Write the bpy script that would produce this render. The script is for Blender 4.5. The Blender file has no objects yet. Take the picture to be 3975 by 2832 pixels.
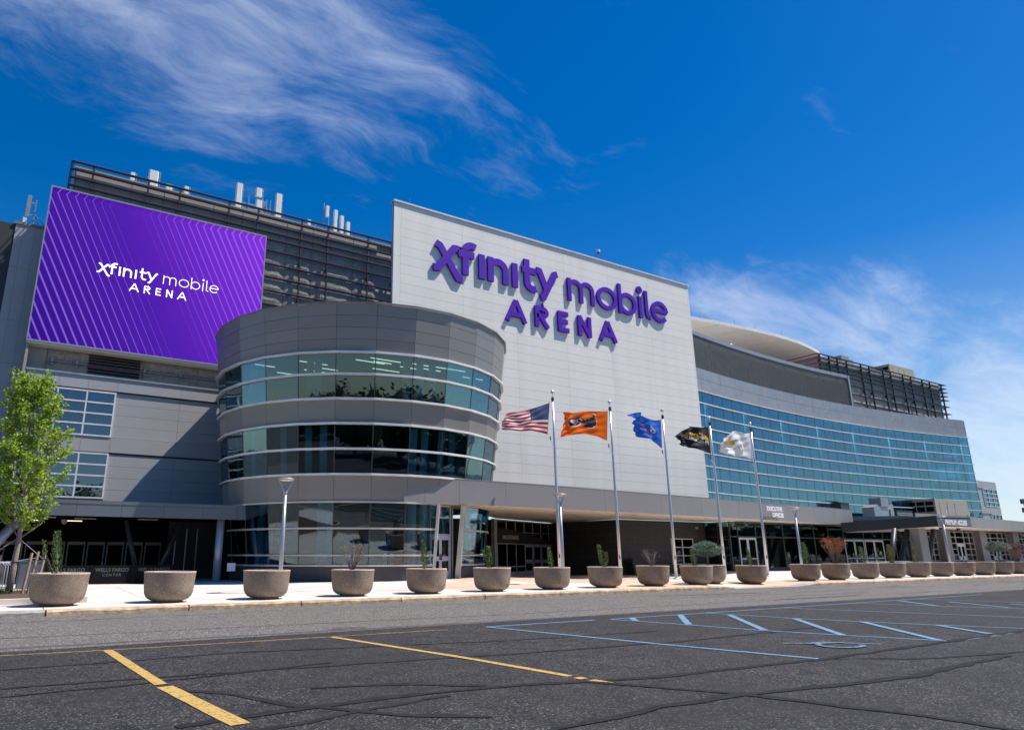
import bpy, math, random
from mathutils import Vector, Matrix
random.seed(7)
R = math.radians
SC = bpy.context.scene
COL = SC.collection

# ------------------------------------------------------------------ camera
cam = bpy.data.cameras.new('camera'); cam_o = bpy.data.objects.new('camera', cam); COL.objects.link(cam_o)
cam.sensor_width = 36.0; cam.lens = 2675.0/3975.0*36.0
cam.shift_x = (1987.5-1715.0)/3975.0
cam.clip_start = 0.1; cam.clip_end = 4000
cam_o.location = (0, 0, 1.57)
cam_o.rotation_euler = (R(90+15.3439), 0, R(-31.5))
SC.camera = cam_o

# ------------------------------------------------------------------ world and sun
SUN = Vector((0.50, -0.27, 1.0)).normalized()
sun_el = math.asin(SUN.z); sun_az = math.atan2(SUN.x, SUN.y)
world = bpy.data.worlds.new('World'); SC.world = world; world.use_nodes = True
wn = world.node_tree; wn.nodes.clear()
def wnode(t, **kw):
    n = wn.nodes.new(t)
    for k, v in kw.items(): setattr(n, k, v)
    return n
def wl(a, b): wn.links.new(a, b)
sky = wnode('ShaderNodeTexSky', sky_type='NISHITA', sun_disc=False)
sky.sun_elevation = sun_el; sky.sun_rotation = sun_az
sky.altitude = 0; sky.air_density = 1.0; sky.dust_density = 0.25; sky.ozone_density = 3.0
tc = wnode('ShaderNodeTexCoord')
hsv = wnode('ShaderNodeHueSaturation'); hsv.inputs['Saturation'].default_value = 1.50; hsv.inputs['Value'].default_value = 1.0
hsv.inputs['Hue'].default_value = 0.506
wl(sky.outputs[0], hsv.inputs['Color'])
sepw = wnode('ShaderNodeSeparateXYZ'); wl(tc.outputs['Generated'], sepw.inputs[0])
satr = wnode('ShaderNodeMapRange'); wl(sepw.outputs[2], satr.inputs[0]); satr.inputs[1].default_value = 0.0; satr.inputs[2].default_value = 0.38; satr.inputs[3].default_value = 0.85; satr.inputs[4].default_value = 1.47
wl(satr.outputs[0], hsv.inputs['Saturation'])
def wmath(op, a, b=None, clamp=False):
    n = wnode('ShaderNodeMath', operation=op, use_clamp=clamp)
    for i, v in enumerate((a, b)):
        if v is None: continue
        if isinstance(v, (int, float)): n.inputs[i].default_value = v
        else: wl(v, n.inputs[i])
    return n.outputs[0]
den = wmath('ADD', wmath('MAXIMUM', sepw.outputs[2], 0.0), 0.22)
comb = wnode('ShaderNodeCombineXYZ')
wl(wmath('DIVIDE', sepw.outputs[0], den), comb.inputs[0]); wl(wmath('DIVIDE', sepw.outputs[1], den), comb.inputs[1])
# cirrus: stretched, warped noise on a plane high above the place
warp = wnode('ShaderNodeTexNoise'); warp.inputs['Scale'].default_value = 1.6; warp.inputs['Detail'].default_value = 3
wl(comb.outputs[0], warp.inputs['Vector'])
wmix = wnode('ShaderNodeMixRGB', blend_type='ADD'); wmix.inputs[0].default_value = 0.42
wl(comb.outputs[0], wmix.inputs[1]); wl(warp.outputs['Color'], wmix.inputs[2])
mapn = wnode('ShaderNodeMapping'); mapn.inputs['Rotation'].default_value = (0, 0, R(28)); mapn.inputs['Scale'].default_value = (1.0, 2.3, 1.0)
wl(wmix.outputs[0], mapn.inputs['Vector'])
cn = wnode('ShaderNodeTexNoise'); cn.inputs['Scale'].default_value = 2.6; cn.inputs['Detail'].default_value = 12; cn.inputs['Roughness'].default_value = 0.66
wl(mapn.outputs[0], cn.inputs['Vector'])
def blob(px, width, amp):
    d = wnode('ShaderNodeVectorMath', operation='DISTANCE'); nrm = wnode('ShaderNodeVectorMath', operation='NORMALIZE')
    wl(tc.outputs['Generated'], nrm.inputs[0]); wl(nrm.outputs[0], d.inputs[0]); d.inputs[1].default_value = Vector(px).normalized()
    m = wnode('ShaderNodeMapRange', interpolation_type='SMOOTHSTEP')
    wl(d.outputs['Value'], m.inputs[0]); m.inputs[1].default_value = 0; m.inputs[2].default_value = width
    m.inputs[3].default_value = amp; m.inputs[4].default_value = 0
    return m.outputs[0]
# where the cirrus lies thickest (directions in the sky); everywhere else a thin general veil
BLOBS = CLOUDS = [((-0.14, 0.68, 0.66), 0.30, 0.27), ((0.02, 0.76, 0.64), 0.26, 0.22), ((0.20, 0.74, 0.56), 0.28, 0.22), ((0.14, 0.62, 0.74), 0.30, 0.20), ((0.36,0.60,0.66),0.20,0.16), ((0.42, 0.70, 0.52), 0.22, 0.10),
         ((0.80, 0.52, 0.29), 0.13, 0.42), ((0.87, 0.41, 0.28), 0.11, 0.34), ((0.92, 0.34, 0.15), 0.20, 0.40), ((0.75, 0.57, 0.36), 0.10, 0.22), ((0.92, 0.36, 0.04), 0.20, 0.34)]
acc = None
for p, w, a in CLOUDS:
    b = blob(p, w, a); acc = b if acc is None else wmath('ADD', acc, b)
acc = wmath('MINIMUM', acc, 0.50)
thr = wmath('ADD', acc, -0.50)
cl = wmath('ADD', cn.outputs[0], thr)
clm = wnode('ShaderNodeMapRange', interpolation_type='SMOOTHSTEP'); wl(cl, clm.inputs[0])
clm.inputs[1].default_value = 0.10; clm.inputs[2].default_value = 0.60; clm.inputs[3].default_value = 0.0; clm.inputs[4].default_value = 0.56
cmix = wnode('ShaderNodeMixRGB'); wl(clm.outputs[0], cmix.inputs[0]); tintm = wnode('ShaderNodeMixRGB', blend_type='MULTIPLY'); tintm.inputs[0].default_value = 1.0; wl(hsv.outputs[0], tintm.inputs[1]); tintm.inputs[2].default_value = (0.86, 1.0, 1.04, 1)
wl(tintm.outputs[0], cmix.inputs[1]); cmix.inputs[2].default_value = (6.6, 7.2, 8.6, 1)
bg = wnode('ShaderNodeBackground'); bg.inputs['Strength'].default_value = 0.094
wl(cmix.outputs[0], bg.inputs['Color'])
wo = wnode('ShaderNodeOutputWorld'); wl(bg.outputs[0], wo.inputs[0])

sun = bpy.data.lights.new('sun', 'SUN'); sun_o = bpy.data.objects.new('sun', sun); COL.objects.link(sun_o)
sun.energy = 5.0; sun.angle = R(0.5); sun.color = (1.0, 0.95, 0.88)
sun_o.rotation_euler = SUN.to_track_quat('Z', 'Y').to_euler()

vs = SC.view_settings
vs.view_transform = 'Standard'; vs.look = 'None'; vs.gamma = 1.0; vs.exposure = 0.38; vs.use_curve_mapping = False
SC.cycles.max_bounces = 8; SC.cycles.transparent_max_bounces = 16; SC.cycles.glossy_bounces = 4
SC.cycles.caustics_reflective = False; SC.cycles.caustics_refractive = False
SC.cycles.sample_clamp_indirect = 4.0

# ------------------------------------------------------------------ materials
def new_mat(name):
    m = bpy.data.materials.new(name); m.use_nodes = True
    nt = m.node_tree; b = nt.nodes['Principled BSDF']
    return m, nt, b
def setin(b, k, v):
    if k in b.inputs: b.inputs[k].default_value = v
def c4(c): return (c[0], c[1], c[2], 1.0)
def plain(name, col, rough=0.6, metal=0.0, var=0.10, vscale=1.5, bump=0.0, bscale=40.0, spec=0.5, per_obj=0.0, stretch=1.0):
    m, nt, b = new_mat(name)
    b.inputs['Roughness'].default_value = rough; b.inputs['Metallic'].default_value = metal; setin(b, 'Specular IOR Level', spec)
    t = nt.nodes.new('ShaderNodeTexCoord'); n = nt.nodes.new('ShaderNodeTexNoise')
    n.inputs['Scale'].default_value = vscale; n.inputs['Detail'].default_value = 5
    geo = nt.nodes.new('ShaderNodeNewGeometry')
    if stretch != 1.0:
        mp = nt.nodes.new('ShaderNodeMapping'); mp.inputs['Scale'].default_value = (1, 1, stretch); nt.links.new(geo.outputs['Position'], mp.inputs['Vector']); nt.links.new(mp.outputs[0], n.inputs['Vector'])
    else: nt.links.new(geo.outputs['Position'], n.inputs['Vector'])
    mr = nt.nodes.new('ShaderNodeMapRange'); nt.links.new(n.outputs[0], mr.inputs[0])
    mr.inputs[1].default_value = 0.3; mr.inputs[2].default_value = 0.7; mr.inputs[3].default_value = 1-var; mr.inputs[4].default_value = 1+var
    val = mr.outputs[0]
    if per_obj:
        oi = nt.nodes.new('ShaderNodeObjectInfo'); m2 = nt.nodes.new('ShaderNodeMapRange')
        nt.links.new(oi.outputs['Random'], m2.inputs[0]); m2.inputs[3].default_value = 1-per_obj; m2.inputs[4].default_value = 1+per_obj
        mu = nt.nodes.new('ShaderNodeMath'); mu.operation = 'MULTIPLY'; nt.links.new(val, mu.inputs[0]); nt.links.new(m2.outputs[0], mu.inputs[1]); val = mu.outputs[0]
    vm = nt.nodes.new('ShaderNodeVectorMath'); vm.operation = 'SCALE'; vm.inputs[0].default_value = col
    nt.links.new(val, vm.inputs['Scale']); nt.links.new(vm.outputs[0], b.inputs['Base Color'])
    if bump:
        n2 = nt.nodes.new('ShaderNodeTexNoise'); n2.inputs['Scale'].default_value = bscale; n2.inputs['Detail'].default_value = 4
        nt.links.new(geo.outputs['Position'], n2.inputs['Vector'])
        bp = nt.nodes.new('ShaderNodeBump'); bp.inputs['Strength'].default_value = bump; bp.inputs['Distance'].default_value = 0.03
        nt.links.new(n2.outputs[0], bp.inputs['Height']); nt.links.new(bp.outputs[0], b.inputs['Normal'])
    return m
def speckle(name, c1, c2, c3, scale, rough=0.9, patch=0.25, stone=0.06, midk=0.10):
    """two-tone aggregate: c1 the binder, c2 the stones, c3 larger worn patches"""
    m, nt, b = new_mat(name); b.inputs['Roughness'].default_value = rough; setin(b, 'Specular IOR Level', 0.25)
    geo = nt.nodes.new('ShaderNodeNewGeometry')
    def noise(s, d=2, r=0.5):
        n = nt.nodes.new('ShaderNodeTexNoise'); n.inputs['Scale'].default_value = s; n.inputs['Detail'].default_value = d; n.inputs['Roughness'].default_value = r
        nt.links.new(geo.outputs['Position'], n.inputs['Vector']); return n.outputs[0]
    def ramp(v, a, bb):
        mr = nt.nodes.new('ShaderNodeMapRange'); nt.links.new(v, mr.inputs[0]); mr.inputs[1].default_value = a; mr.inputs[2].default_value = bb; return mr.outputs[0]
    def mix(f, x, y):
        mx = nt.nodes.new('ShaderNodeMixRGB')
        if isinstance(f, float): mx.inputs[0].default_value = f
        else: nt.links.new(f, mx.inputs[0])
        for i, v in ((1, x), (2, y)):
            if isinstance(v, tuple): mx.inputs[i].default_value = c4(v)
            else: nt.links.new(v, mx.inputs[i])
        return mx.outputs[0]
    vo = nt.nodes.new('ShaderNodeTexVoronoi'); vo.inputs['Scale'].default_value = scale; nt.links.new(geo.outputs['Position'], vo.inputs['Vector'])
    bw_ = nt.nodes.new('ShaderNodeSeparateColor'); nt.links.new(vo.outputs['Color'], bw_.inputs[0])
    pw = nt.nodes.new('ShaderNodeMath'); pw.operation = 'POWER'; nt.links.new(bw_.outputs[0], pw.inputs[0]); pw.inputs[1].default_value = stone
    fine = pw.outputs[0]
    mid = ramp(noise(2.2, 6, 0.7), 0.40, 0.64)
    big = ramp(noise(0.30, 6, 0.70), 0.42, 0.62)
    base = mix(mid, c1, tuple((1-midk)*a+midk*bb for a, bb in zip(c1, c2)))
    base = mix(fine, base, c2)
    mfac = nt.nodes.new('ShaderNodeMath'); mfac.operation = 'MULTIPLY'; nt.links.new(big, mfac.inputs[0]); mfac.inputs[1].default_value = patch
    col = mix(mfac.outputs[0], base, c3)
    nt.links.new(col, b.inputs['Base Color'])
    bp = nt.nodes.new('ShaderNodeBump'); bp.inputs['Strength'].default_value = 0.5; bp.inputs['Distance'].default_value = 0.012
    nt.links.new(fine, bp.inputs['Height']); nt.links.new(bp.outputs[0], b.inputs['Normal'])
    return m
def glass(name, tint, refl=0.12, power=0.55, rough=0.0, wav=0.0):
    m, nt, b = new_mat(name); nt.nodes.remove(b)
    out = nt.nodes['Material Output']
    tr = nt.nodes.new('ShaderNodeBsdfTransparent'); tr.inputs[0].default_value = c4(tint)
    gl = nt.nodes.new('ShaderNodeBsdfGlossy'); gl.inputs['Roughness'].default_value = rough; gl.inputs[0].default_value = (0.92, 0.97, 1.0, 1)
    lw = nt.nodes.new('ShaderNodeLayerWeight'); lw.inputs[0].default_value = 0.35
    mr = nt.nodes.new('ShaderNodeMapRange'); nt.links.new(lw.outputs['Fresnel'], mr.inputs[0])
    mr.inputs[3].default_value = refl; mr.inputs[4].default_value = power
    mx = nt.nodes.new('ShaderNodeMixShader'); nt.links.new(mr.outputs[0], mx.inputs[0]); nt.links.new(tr.outputs[0], mx.inputs[1]); nt.links.new(gl.outputs[0], mx.inputs[2])
    nt.links.new(mx.outputs[0], out.inputs[0])
    if wav:
        geo = nt.nodes.new('ShaderNodeNewGeometry'); n = nt.nodes.new('ShaderNodeTexNoise'); n.inputs['Scale'].default_value = 0.7; n.inputs['Detail'].default_value = 1
        nt.links.new(geo.outputs['Position'], n.inputs['Vector'])
        bp = nt.nodes.new('ShaderNodeBump'); bp.inputs['Strength'].default_value = wav; bp.inputs['Distance'].default_value = 0.05
        nt.links.new(n.outputs[0], bp.inputs['Height']); nt.links.new(bp.outputs[0], gl.inputs['Normal'])
    return m
def emit(name, col, s=1.0):
    m, nt, b = new_mat(name); b.inputs['Base Color'].default_value = c4(col)
    setin(b, 'Emission Color', c4(col)); setin(b, 'Emission Strength', s); return m

M = {}
M['pale'] = plain('pale_metal_panel', (0.83, 0.775, 0.70), 0.42, 0.0, 0.045, 0.9, per_obj=0.02, stretch=0.08)
M['pale_dark'] = plain('joint_grey', (0.46, 0.42, 0.38), 0.8)
M['coping'] = plain('coping_white', (0.72, 0.71, 0.70), 0.35, 0.2)
M['grey'] = plain('grey_metal_panel', (0.245, 0.225, 0.215), 0.38, 0.2, 0.03, 0.8, per_obj=0.05)
M['grey_light'] = plain('light_grey_metal_panel', (0.40, 0.385, 0.385), 0.42, 0.1, 0.03, 0.8, per_obj=0.03)
M['grey_band'] = plain('grey_fascia_panel', (0.25, 0.235, 0.23), 0.45, 0.15, 0.03, 0.8, per_obj=0.02)
M['slate'] = plain('slate_fascia_panel', (0.135, 0.155, 0.175), 0.35, 0.3, 0.04, 0.8, per_obj=0.03)
M['dark'] = plain('dark_charcoal', (0.035, 0.036, 0.04), 0.6)
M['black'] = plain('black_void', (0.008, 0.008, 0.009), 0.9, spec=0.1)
M['brick_dark'] = plain('dark_painted_block', (0.058, 0.056, 0.058), 0.75, var=0.12, vscale=4, bump=0.2, bscale=12)
M['rail'] = plain('white_rail', (0.74, 0.73, 0.72), 0.35, 0.1)
M['mullion'] = plain('dark_mullion', (0.06, 0.065, 0.07), 0.45, 0.3)
M['frame'] = plain('champagne_frame', (0.55, 0.52, 0.47), 0.4, 0.2)
M['whiteframe'] = plain('white_frame', (0.72, 0.72, 0.72), 0.4)
M['door'] = plain('silver_door', (0.60, 0.61, 0.63), 0.38, 0.3)
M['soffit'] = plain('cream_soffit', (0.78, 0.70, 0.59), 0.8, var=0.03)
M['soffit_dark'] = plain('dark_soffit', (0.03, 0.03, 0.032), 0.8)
M['stone'] = plain('split_face_block', (0.35, 0.325, 0.295), 0.95, var=0.22, vscale=5, bump=0.4, bscale=9, per_obj=0.06)
M['stone_smooth'] = plain('smooth_concrete', (0.34, 0.32, 0.295), 0.9, var=0.06, vscale=3)
M['slat'] = plain('dark_steel_slat', (0.024, 0.027, 0.032), 0.45, 0.3, per_obj=0.0)
M['slat_red'] = plain('red_lip', (0.19, 0.045, 0.06), 0.55)
M['louver'] = plain('louver_grey', (0.30, 0.295, 0.285), 0.5, 0.3)
M['louver_back'] = plain('louver_back', (0.02, 0.02, 0.02), 0.9)
M['wingtop'] = plain('light_grey_metal', (0.30, 0.305, 0.325), 0.42, 0.2)
M['eave_white'] = plain('roof_white', (0.76, 0.75, 0.73), 0.5, var=0.03)
M['eave_under'] = plain('roof_soffit', (0.80, 0.73, 0.65), 0.6, var=0.04)
M['wall_lt'] = plain('clerestory_grey', (0.40, 0.42, 0.44), 0.5)
M['g_rot'] = glass('rotunda_glass', (0.36, 0.60, 0.68), 0.07, 0.55, wav=0.12)
M['g_wing'] = glass('curtain_glass', (0.31, 0.64, 0.74), 0.075, 0.45, wav=0.03)
M['g_win'] = glass('window_glass', (0.08, 0.42, 0.58), 0.13, 0.60, wav=0.05)
M['g_store'] = glass('lobby_glass', (0.26, 0.33, 0.31), 0.085, 0.60, wav=0.2)
M['curtain'] = plain('pale_curtain', (0.80, 0.86, 0.84), 0.8, var=0.12, vscale=9)
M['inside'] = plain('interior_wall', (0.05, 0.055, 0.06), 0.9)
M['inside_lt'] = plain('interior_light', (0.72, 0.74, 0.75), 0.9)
M['striplight'] = emit('striplight', (1.0, 0.60, 0.38), 3.2)
M['lampglow'] = emit('ceiling_lamp', (1.0, 0.75, 0.45), 1.5)
M['purple'] = plain('purple_letter', (0.085, 0.008, 0.42), 0.5, var=0.02, spec=0.25)
M['white_em'] = emit('lit_white', (1, 1, 1), 0.92)
M['white'] = plain('white_paint', (0.8, 0.8, 0.8), 0.5, var=0.03)
M['offwhite'] = plain('antenna_white', (0.74, 0.73, 0.69), 0.5, var=0.05)
M['steel'] = plain('galvanised_steel', (0.33, 0.35, 0.37), 0.45, 0.5)
M['alu'] = plain('brushed_aluminium', (0.62, 0.63, 0.65), 0.32, 0.65, var=0.05)
M['alu_blue'] = plain('painted_grey_post', (0.36, 0.39, 0.45), 0.35, 0.35)
M['planter'] = speckle('exposed_aggregate', (0.185, 0.138, 0.10), (0.42, 0.33, 0.255), (0.19, 0.148, 0.115), 55, 0.9, 0.6, 2.5, 0.35)
M['rim'] = plain('planter_rim', (0.52, 0.40, 0.31), 0.85, var=0.2, vscale=10)
M['soil'] = plain('soil', (0.05, 0.035, 0.025), 1.0, var=0.4, vscale=20, bump=0.6, bscale=30)
M['asphalt'] = speckle('worn_asphalt', (0.050, 0.045, 0.042), (0.42, 0.385, 0.345), (0.135, 0.122, 0.11), 52, 0.88, 0.45, 3.4)
M['lot'] = speckle('dark_asphalt', (0.0125, 0.0118, 0.0122), (0.22, 0.205, 0.195), (0.026, 0.0248, 0.0245), 62, 0.86, 0.6, 9.0)
M['tar'] = plain('tar_seal', (0.021, 0.020, 0.021), 0.9, var=0.35, vscale=6, spec=0.2)
M['tar_road'] = plain('old_tar_seal', (0.085, 0.081, 0.080), 0.85, var=0.3, vscale=6, spec=0.2)
M['ground'] = plain('ground_asphalt', (0.09, 0.088, 0.085), 0.95, var=0.2, vscale=0.4)
M['kerb'] = plain('stained_kerb', (0.48, 0.345, 0.22), 0.9, var=0.38, vscale=4, bump=0.6, bscale=14, per_obj=0.10)
M['kerb_grey'] = plain('grey_kerb', (0.36, 0.33, 0.29), 0.9, var=0.3, vscale=4, bump=0.5, bscale=14)
M['slab'] = plain('sidewalk_concrete', (0.62, 0.555, 0.50), 0.9, var=0.15, vscale=0.9, bump=0.1, bscale=30, per_obj=0.07)
M['slab_tan'] = plain('tan_concrete', (0.56, 0.41, 0.295), 0.9, var=0.09, vscale=1.2, bump=0.1, bscale=30, per_obj=0.05)
M['slab_base'] = plain('slab_joint', (0.16, 0.14, 0.12), 1.0)
def paint(name, col, under, wear):
    m, nt, b = new_mat(name); b.inputs['Roughness'].default_value = 0.8
    geo = nt.nodes.new('ShaderNodeNewGeometry'); n = nt.nodes.new('ShaderNodeTexNoise'); n.inputs['Scale'].default_value = 17; n.inputs['Detail'].default_value = 8; n.inputs['Roughness'].default_value = 0.75
    nt.links.new(geo.outputs['Position'], n.inputs['Vector'])
    mr = nt.nodes.new('ShaderNodeMapRange'); nt.links.new(n.outputs[0], mr.inputs[0]); mr.inputs[1].default_value = wear; mr.inputs[2].default_value = wear+0.10
    mx = nt.nodes.new('ShaderNodeMixRGB'); nt.links.new(mr.outputs[0], mx.inputs[0]); mx.inputs[1].default_value = c4(col); mx.inputs[2].default_value = c4(under)
    nt.links.new(mx.outputs[0], b.inputs['Base Color']); return m
M['yellow'] = paint('yellow_line_paint', (0.50, 0.315, 0.085), (0.05, 0.047, 0.04), 0.525)
M['blue'] = paint('blue_line_paint', (0.135, 0.25, 0.37), (0.045, 0.045, 0.045), 0.525)
M['blue_worn'] = paint('worn_blue_paint', (0.12, 0.22, 0.32), (0.045, 0.045, 0.045), 0.49)
M['wood'] = plain('stake_wood', (0.42, 0.29, 0.20), 0.85, var=0.15, vscale=8)
M['bark'] = plain('young_bark', (0.30, 0.235, 0.19), 0.95, var=0.3, vscale=14, bump=0.6, bscale=40)
M['twig'] = plain('dry_twig', (0.27, 0.20, 0.155), 0.95, var=0.25, vscale=20)
M['rope'] = plain('tie_wire', (0.30, 0.31, 0.33), 0.7)
M['mulch'] = plain('mulch', (0.10, 0.06, 0.04), 1.0, var=0.5, vscale=25, bump=0.8, bscale=30)
def leafmat(name, c1, c2, trans=0.35):
    m, nt, b = new_mat(name); b.inputs['Roughness'].default_value = 0.55
    geo = nt.nodes.new('ShaderNodeNewGeometry')
    r = nt.nodes.new('ShaderNodeValToRGB'); r.color_ramp.elements[0].color = c4(c1); r.color_ramp.elements[1].color = c4(c2)
    nt.links.new(geo.outputs['Random Per Island'], r.inputs[0]); nt.links.new(r.outputs[0], b.inputs['Base Color'])
    tl = nt.nodes.new('ShaderNodeBsdfTranslucent'); nt.links.new(r.outputs[0], tl.inputs[0])
    mx = nt.nodes.new('ShaderNodeMixShader'); mx.inputs[0].default_value = trans
    out = nt.nodes['Material Output']; nt.links.new(b.outputs[0], mx.inputs[1]); nt.links.new(tl.outputs[0], mx.inputs[2]); nt.links.new(mx.outputs[0], out.inputs[0])
    return m
M['leaf_spring'] = leafmat('spring_leaf', (0.10, 0.22, 0.012), (0.50, 0.64, 0.06), 0.45)
M['leaf_dark'] = leafmat('evergreen_leaf', (0.02, 0.055, 0.018), (0.20, 0.30, 0.07), 0.25)
M['leaf_blue'] = leafmat('blue_conifer', (0.04, 0.085, 0.06), (0.30, 0.38, 0.27), 0.2)
M['leaf_rust'] = leafmat('rust_leaf', (0.14, 0.03, 0.01), (0.50, 0.15, 0.035), 0.3)
M['leaf_maroon'] = leafmat('maroon_leaf', (0.06, 0.012, 0.012), (0.18, 0.04, 0.035), 0.3)
M['leaf_olive'] = leafmat('olive_leaf', (0.08, 0.10, 0.02), (0.24, 0.22, 0.06), 0.3)
M['leaf_tree'] = leafmat('tree_leaf', (0.015, 0.035, 0.010), (0.07, 0.13, 0.03), 0.25)

# ------------------------------------------------------------------ mesh helpers
ORIG = {}
class MB:
    def __init__(s): s.v = []; s.f = []
    def add(s, vs, fs):
        o = len(s.v); s.v += [tuple(p) for p in vs]; s.f += [tuple(i+o for i in q) for q in fs]; return s
    def box(s, x0, x1, y0, y1, z0, z1):
        return s.add([(x0,y0,z0),(x1,y0,z0),(x1,y1,z0),(x0,y1,z0),(x0,y0,z1),(x1,y0,z1),(x1,y1,z1),(x0,y1,z1)],
                     [(3,2,1,0),(4,5,6,7),(0,1,5,4),(1,2,6,5),(2,3,7,6),(3,0,4,7)])
    def slab(s, a, b, c, d, t):
        """plate with outer face a-b-c-d (counter-clockwise from outside) and thickness t inwards"""
        a, b, c, d = map(Vector, (a, b, c, d)); n = (b-a).cross(d-a).normalized()*t
        return s.add([a,b,c,d,a-n,b-n,c-n,d-n], [(0,1,2,3),(7,6,5,4),(1,0,4,5),(2,1,5,6),(3,2,6,7),(0,3,7,4)])
    def tube(s, pts, r, n=8, cap=True):
        pts = [Vector(p) for p in pts]; rs = r if isinstance(r, (list, tuple)) else [r]*len(pts); o = len(s.v)
        for i, p in enumerate(pts):
            d = (pts[min(i+1, len(pts)-1)]-pts[max(i-1, 0)]).normalized()
            u = d.cross(Vector((0.0123, 1, 0.02)) if abs(d.y) < 0.9 else Vector((1, 0, 0.01))).normalized(); w = d.cross(u)
            for k in range(n):
                a = 2*math.pi*k/n; s.v.append(tuple(p+u*math.cos(a)*rs[i]+w*math.sin(a)*rs[i]))
        for i in range(len(pts)-1):
            for k in range(n):
                k2 = (k+1) % n; s.f.append((o+i*n+k, o+i*n+k2, o+(i+1)*n+k2, o+(i+1)*n+k))
        if cap:
            s.f.append(tuple(o+k for k in range(n))[::-1]); e = o+(len(pts)-1)*n; s.f.append(tuple(e+k for k in range(n)))
        return s
    def lathe(s, prof, n=32, c=(0,0,0)):
        o = len(s.v)
        for r, z in prof:
            for k in range(n):
                a = 2*math.pi*k/n; s.v.append((c[0]+r*math.cos(a), c[1]+r*math.sin(a), c[2]+z))
        for i in range(len(prof)-1):
            for k in range(n):
                k2 = (k+1) % n; s.f.append((o+i*n+k, o+i*n+k2, o+(i+1)*n+k2, o+(i+1)*n+k))
        return s
    def prism(s, pts, y0, y1):
        """outline in (x, z) extruded along y"""
        n = len(pts)
        return s.add([(p[0], y0, p[1]) for p in pts]+[(p[0], y1, p[1]) for p in pts],
                     [tuple(range(n)), tuple(range(2*n-1, n-1, -1))]+[(i, i+n, (i+1) % n+n, (i+1) % n) for i in range(n)])
    def poly_z(s, pts, z0, z1):
        n = len(pts)
        return s.add([(p[0], p[1], z1) for p in pts]+[(p[0], p[1], z0) for p in pts],
                     [tuple(range(n)), tuple(range(2*n-1, n-1, -1))]+[(i, i+n, (i+1) % n+n, (i+1) % n) for i in range(n)])
    def build(s, name, mat, parent=None, smooth=False):
        me = bpy.data.meshes.new(name); off = ORIG.get(parent.name, Vector((0,0,0))) if parent else Vector((0,0,0))
        me.from_pydata([(p[0]-off.x, p[1]-off.y, p[2]-off.z) for p in s.v], [], s.f)
        for mm in (mat if isinstance(mat, list) else [mat]): me.materials.append(mm)
        if smooth:
            for p in me.polygons: p.use_smooth = True
        o = bpy.data.objects.new(name, me); COL.objects.link(o)
        if parent: o.parent = parent; ORIG[o.name] = off
        return o
def tag(o, label=None, cat=None, group=None, kind=None):
    if label: o['label'] = label
    if cat: o['category'] = cat
    if group: o['group'] = group
    if kind: o['kind'] = kind
    return o
def thing(name, label, cat, loc=(0,0,0), group=None):
    o = bpy.data.objects.new(name, None); COL.objects.link(o); o.location = loc; o.empty_display_size = 0.3
    ORIG[o.name] = Vector(loc); return tag(o, label, cat, group)
def copy_tree(o, parent=None):
    c = o.copy(); COL.objects.link(c)
    if parent: c.parent = parent
    for ch in list(o.children): copy_tree(ch, c)
    return c
def text(name, body, size, loc, rot, mat, parent=None, extrude=0.01, align='LEFT', sx=1.0, bold=0.0, space=1.0):
    cu = bpy.data.curves.new('tmp', 'FONT'); cu.body = body; cu.size = size; cu.extrude = extrude; cu.align_x = align; cu.offset = bold; cu.space_character = space
    cu.resolution_u = 3
    t = bpy.data.objects.new('tmp', cu); COL.objects.link(t); src = t.to_mesh()
    me = bpy.data.meshes.new(name); me.from_pydata([tuple(v.co) for v in src.vertices], [], [tuple(p.vertices) for p in src.polygons]); me.materials.append(mat)
    t.to_mesh_clear(); bpy.data.objects.remove(t); bpy.data.curves.remove(cu)
    o = bpy.data.objects.new(name, me); COL.objects.link(o)
    off = ORIG.get(parent.name, Vector((0,0,0))) if parent else Vector((0,0,0))
    o.location = Vector(loc)-off; o.rotation_euler = rot; o.scale = (sx, 1, 1)
    if parent: o.parent = parent
    return o
def interp(tab, x):
    if x <= tab[0][0]: return tab[0][1]
    for (a, ya), (b, yb) in zip(tab, tab[1:]):
        if x <= b: return ya+(yb-ya)*(x-a)/(b-a)
    return tab[-1][1]
def sstep(a, b, x):
    t = min(1, max(0, (x-a)/(b-a))); return t*t*(3-2*t)
GZ = [(2,33,.27),(9,33,.2),(14,32.5,.27),(21,32.5,.36),(31,42.6,0.02),(39.5,38.8,.07),(40,45,-.1),(46,38.8,.07),(50,36.4,.30),(65,36.4,.32),(80,36,.3),(100,37,.3),(34,34,.12)]
def gz(x, y):
    """height of the pavement: level by the kerb, falling or rising gently to the doors; dropped kerb near x = 31"""
    f = sstep(25, 33, y); z = 0.15
    if f > 0:
        w = 0; a = 0
        for px, py, pz in GZ:
            k = 1/((x-px)**2+(y-py)**2+2.0)**1.5; w += k; a += k*(pz-0.15)
        z += f*a/w
    rmp = sstep(28.6, 30.0, x)*(1-sstep(34.6, 36.2, x))
    return z-0.115*rmp*(1-sstep(22.0, 24.6, y))

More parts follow.
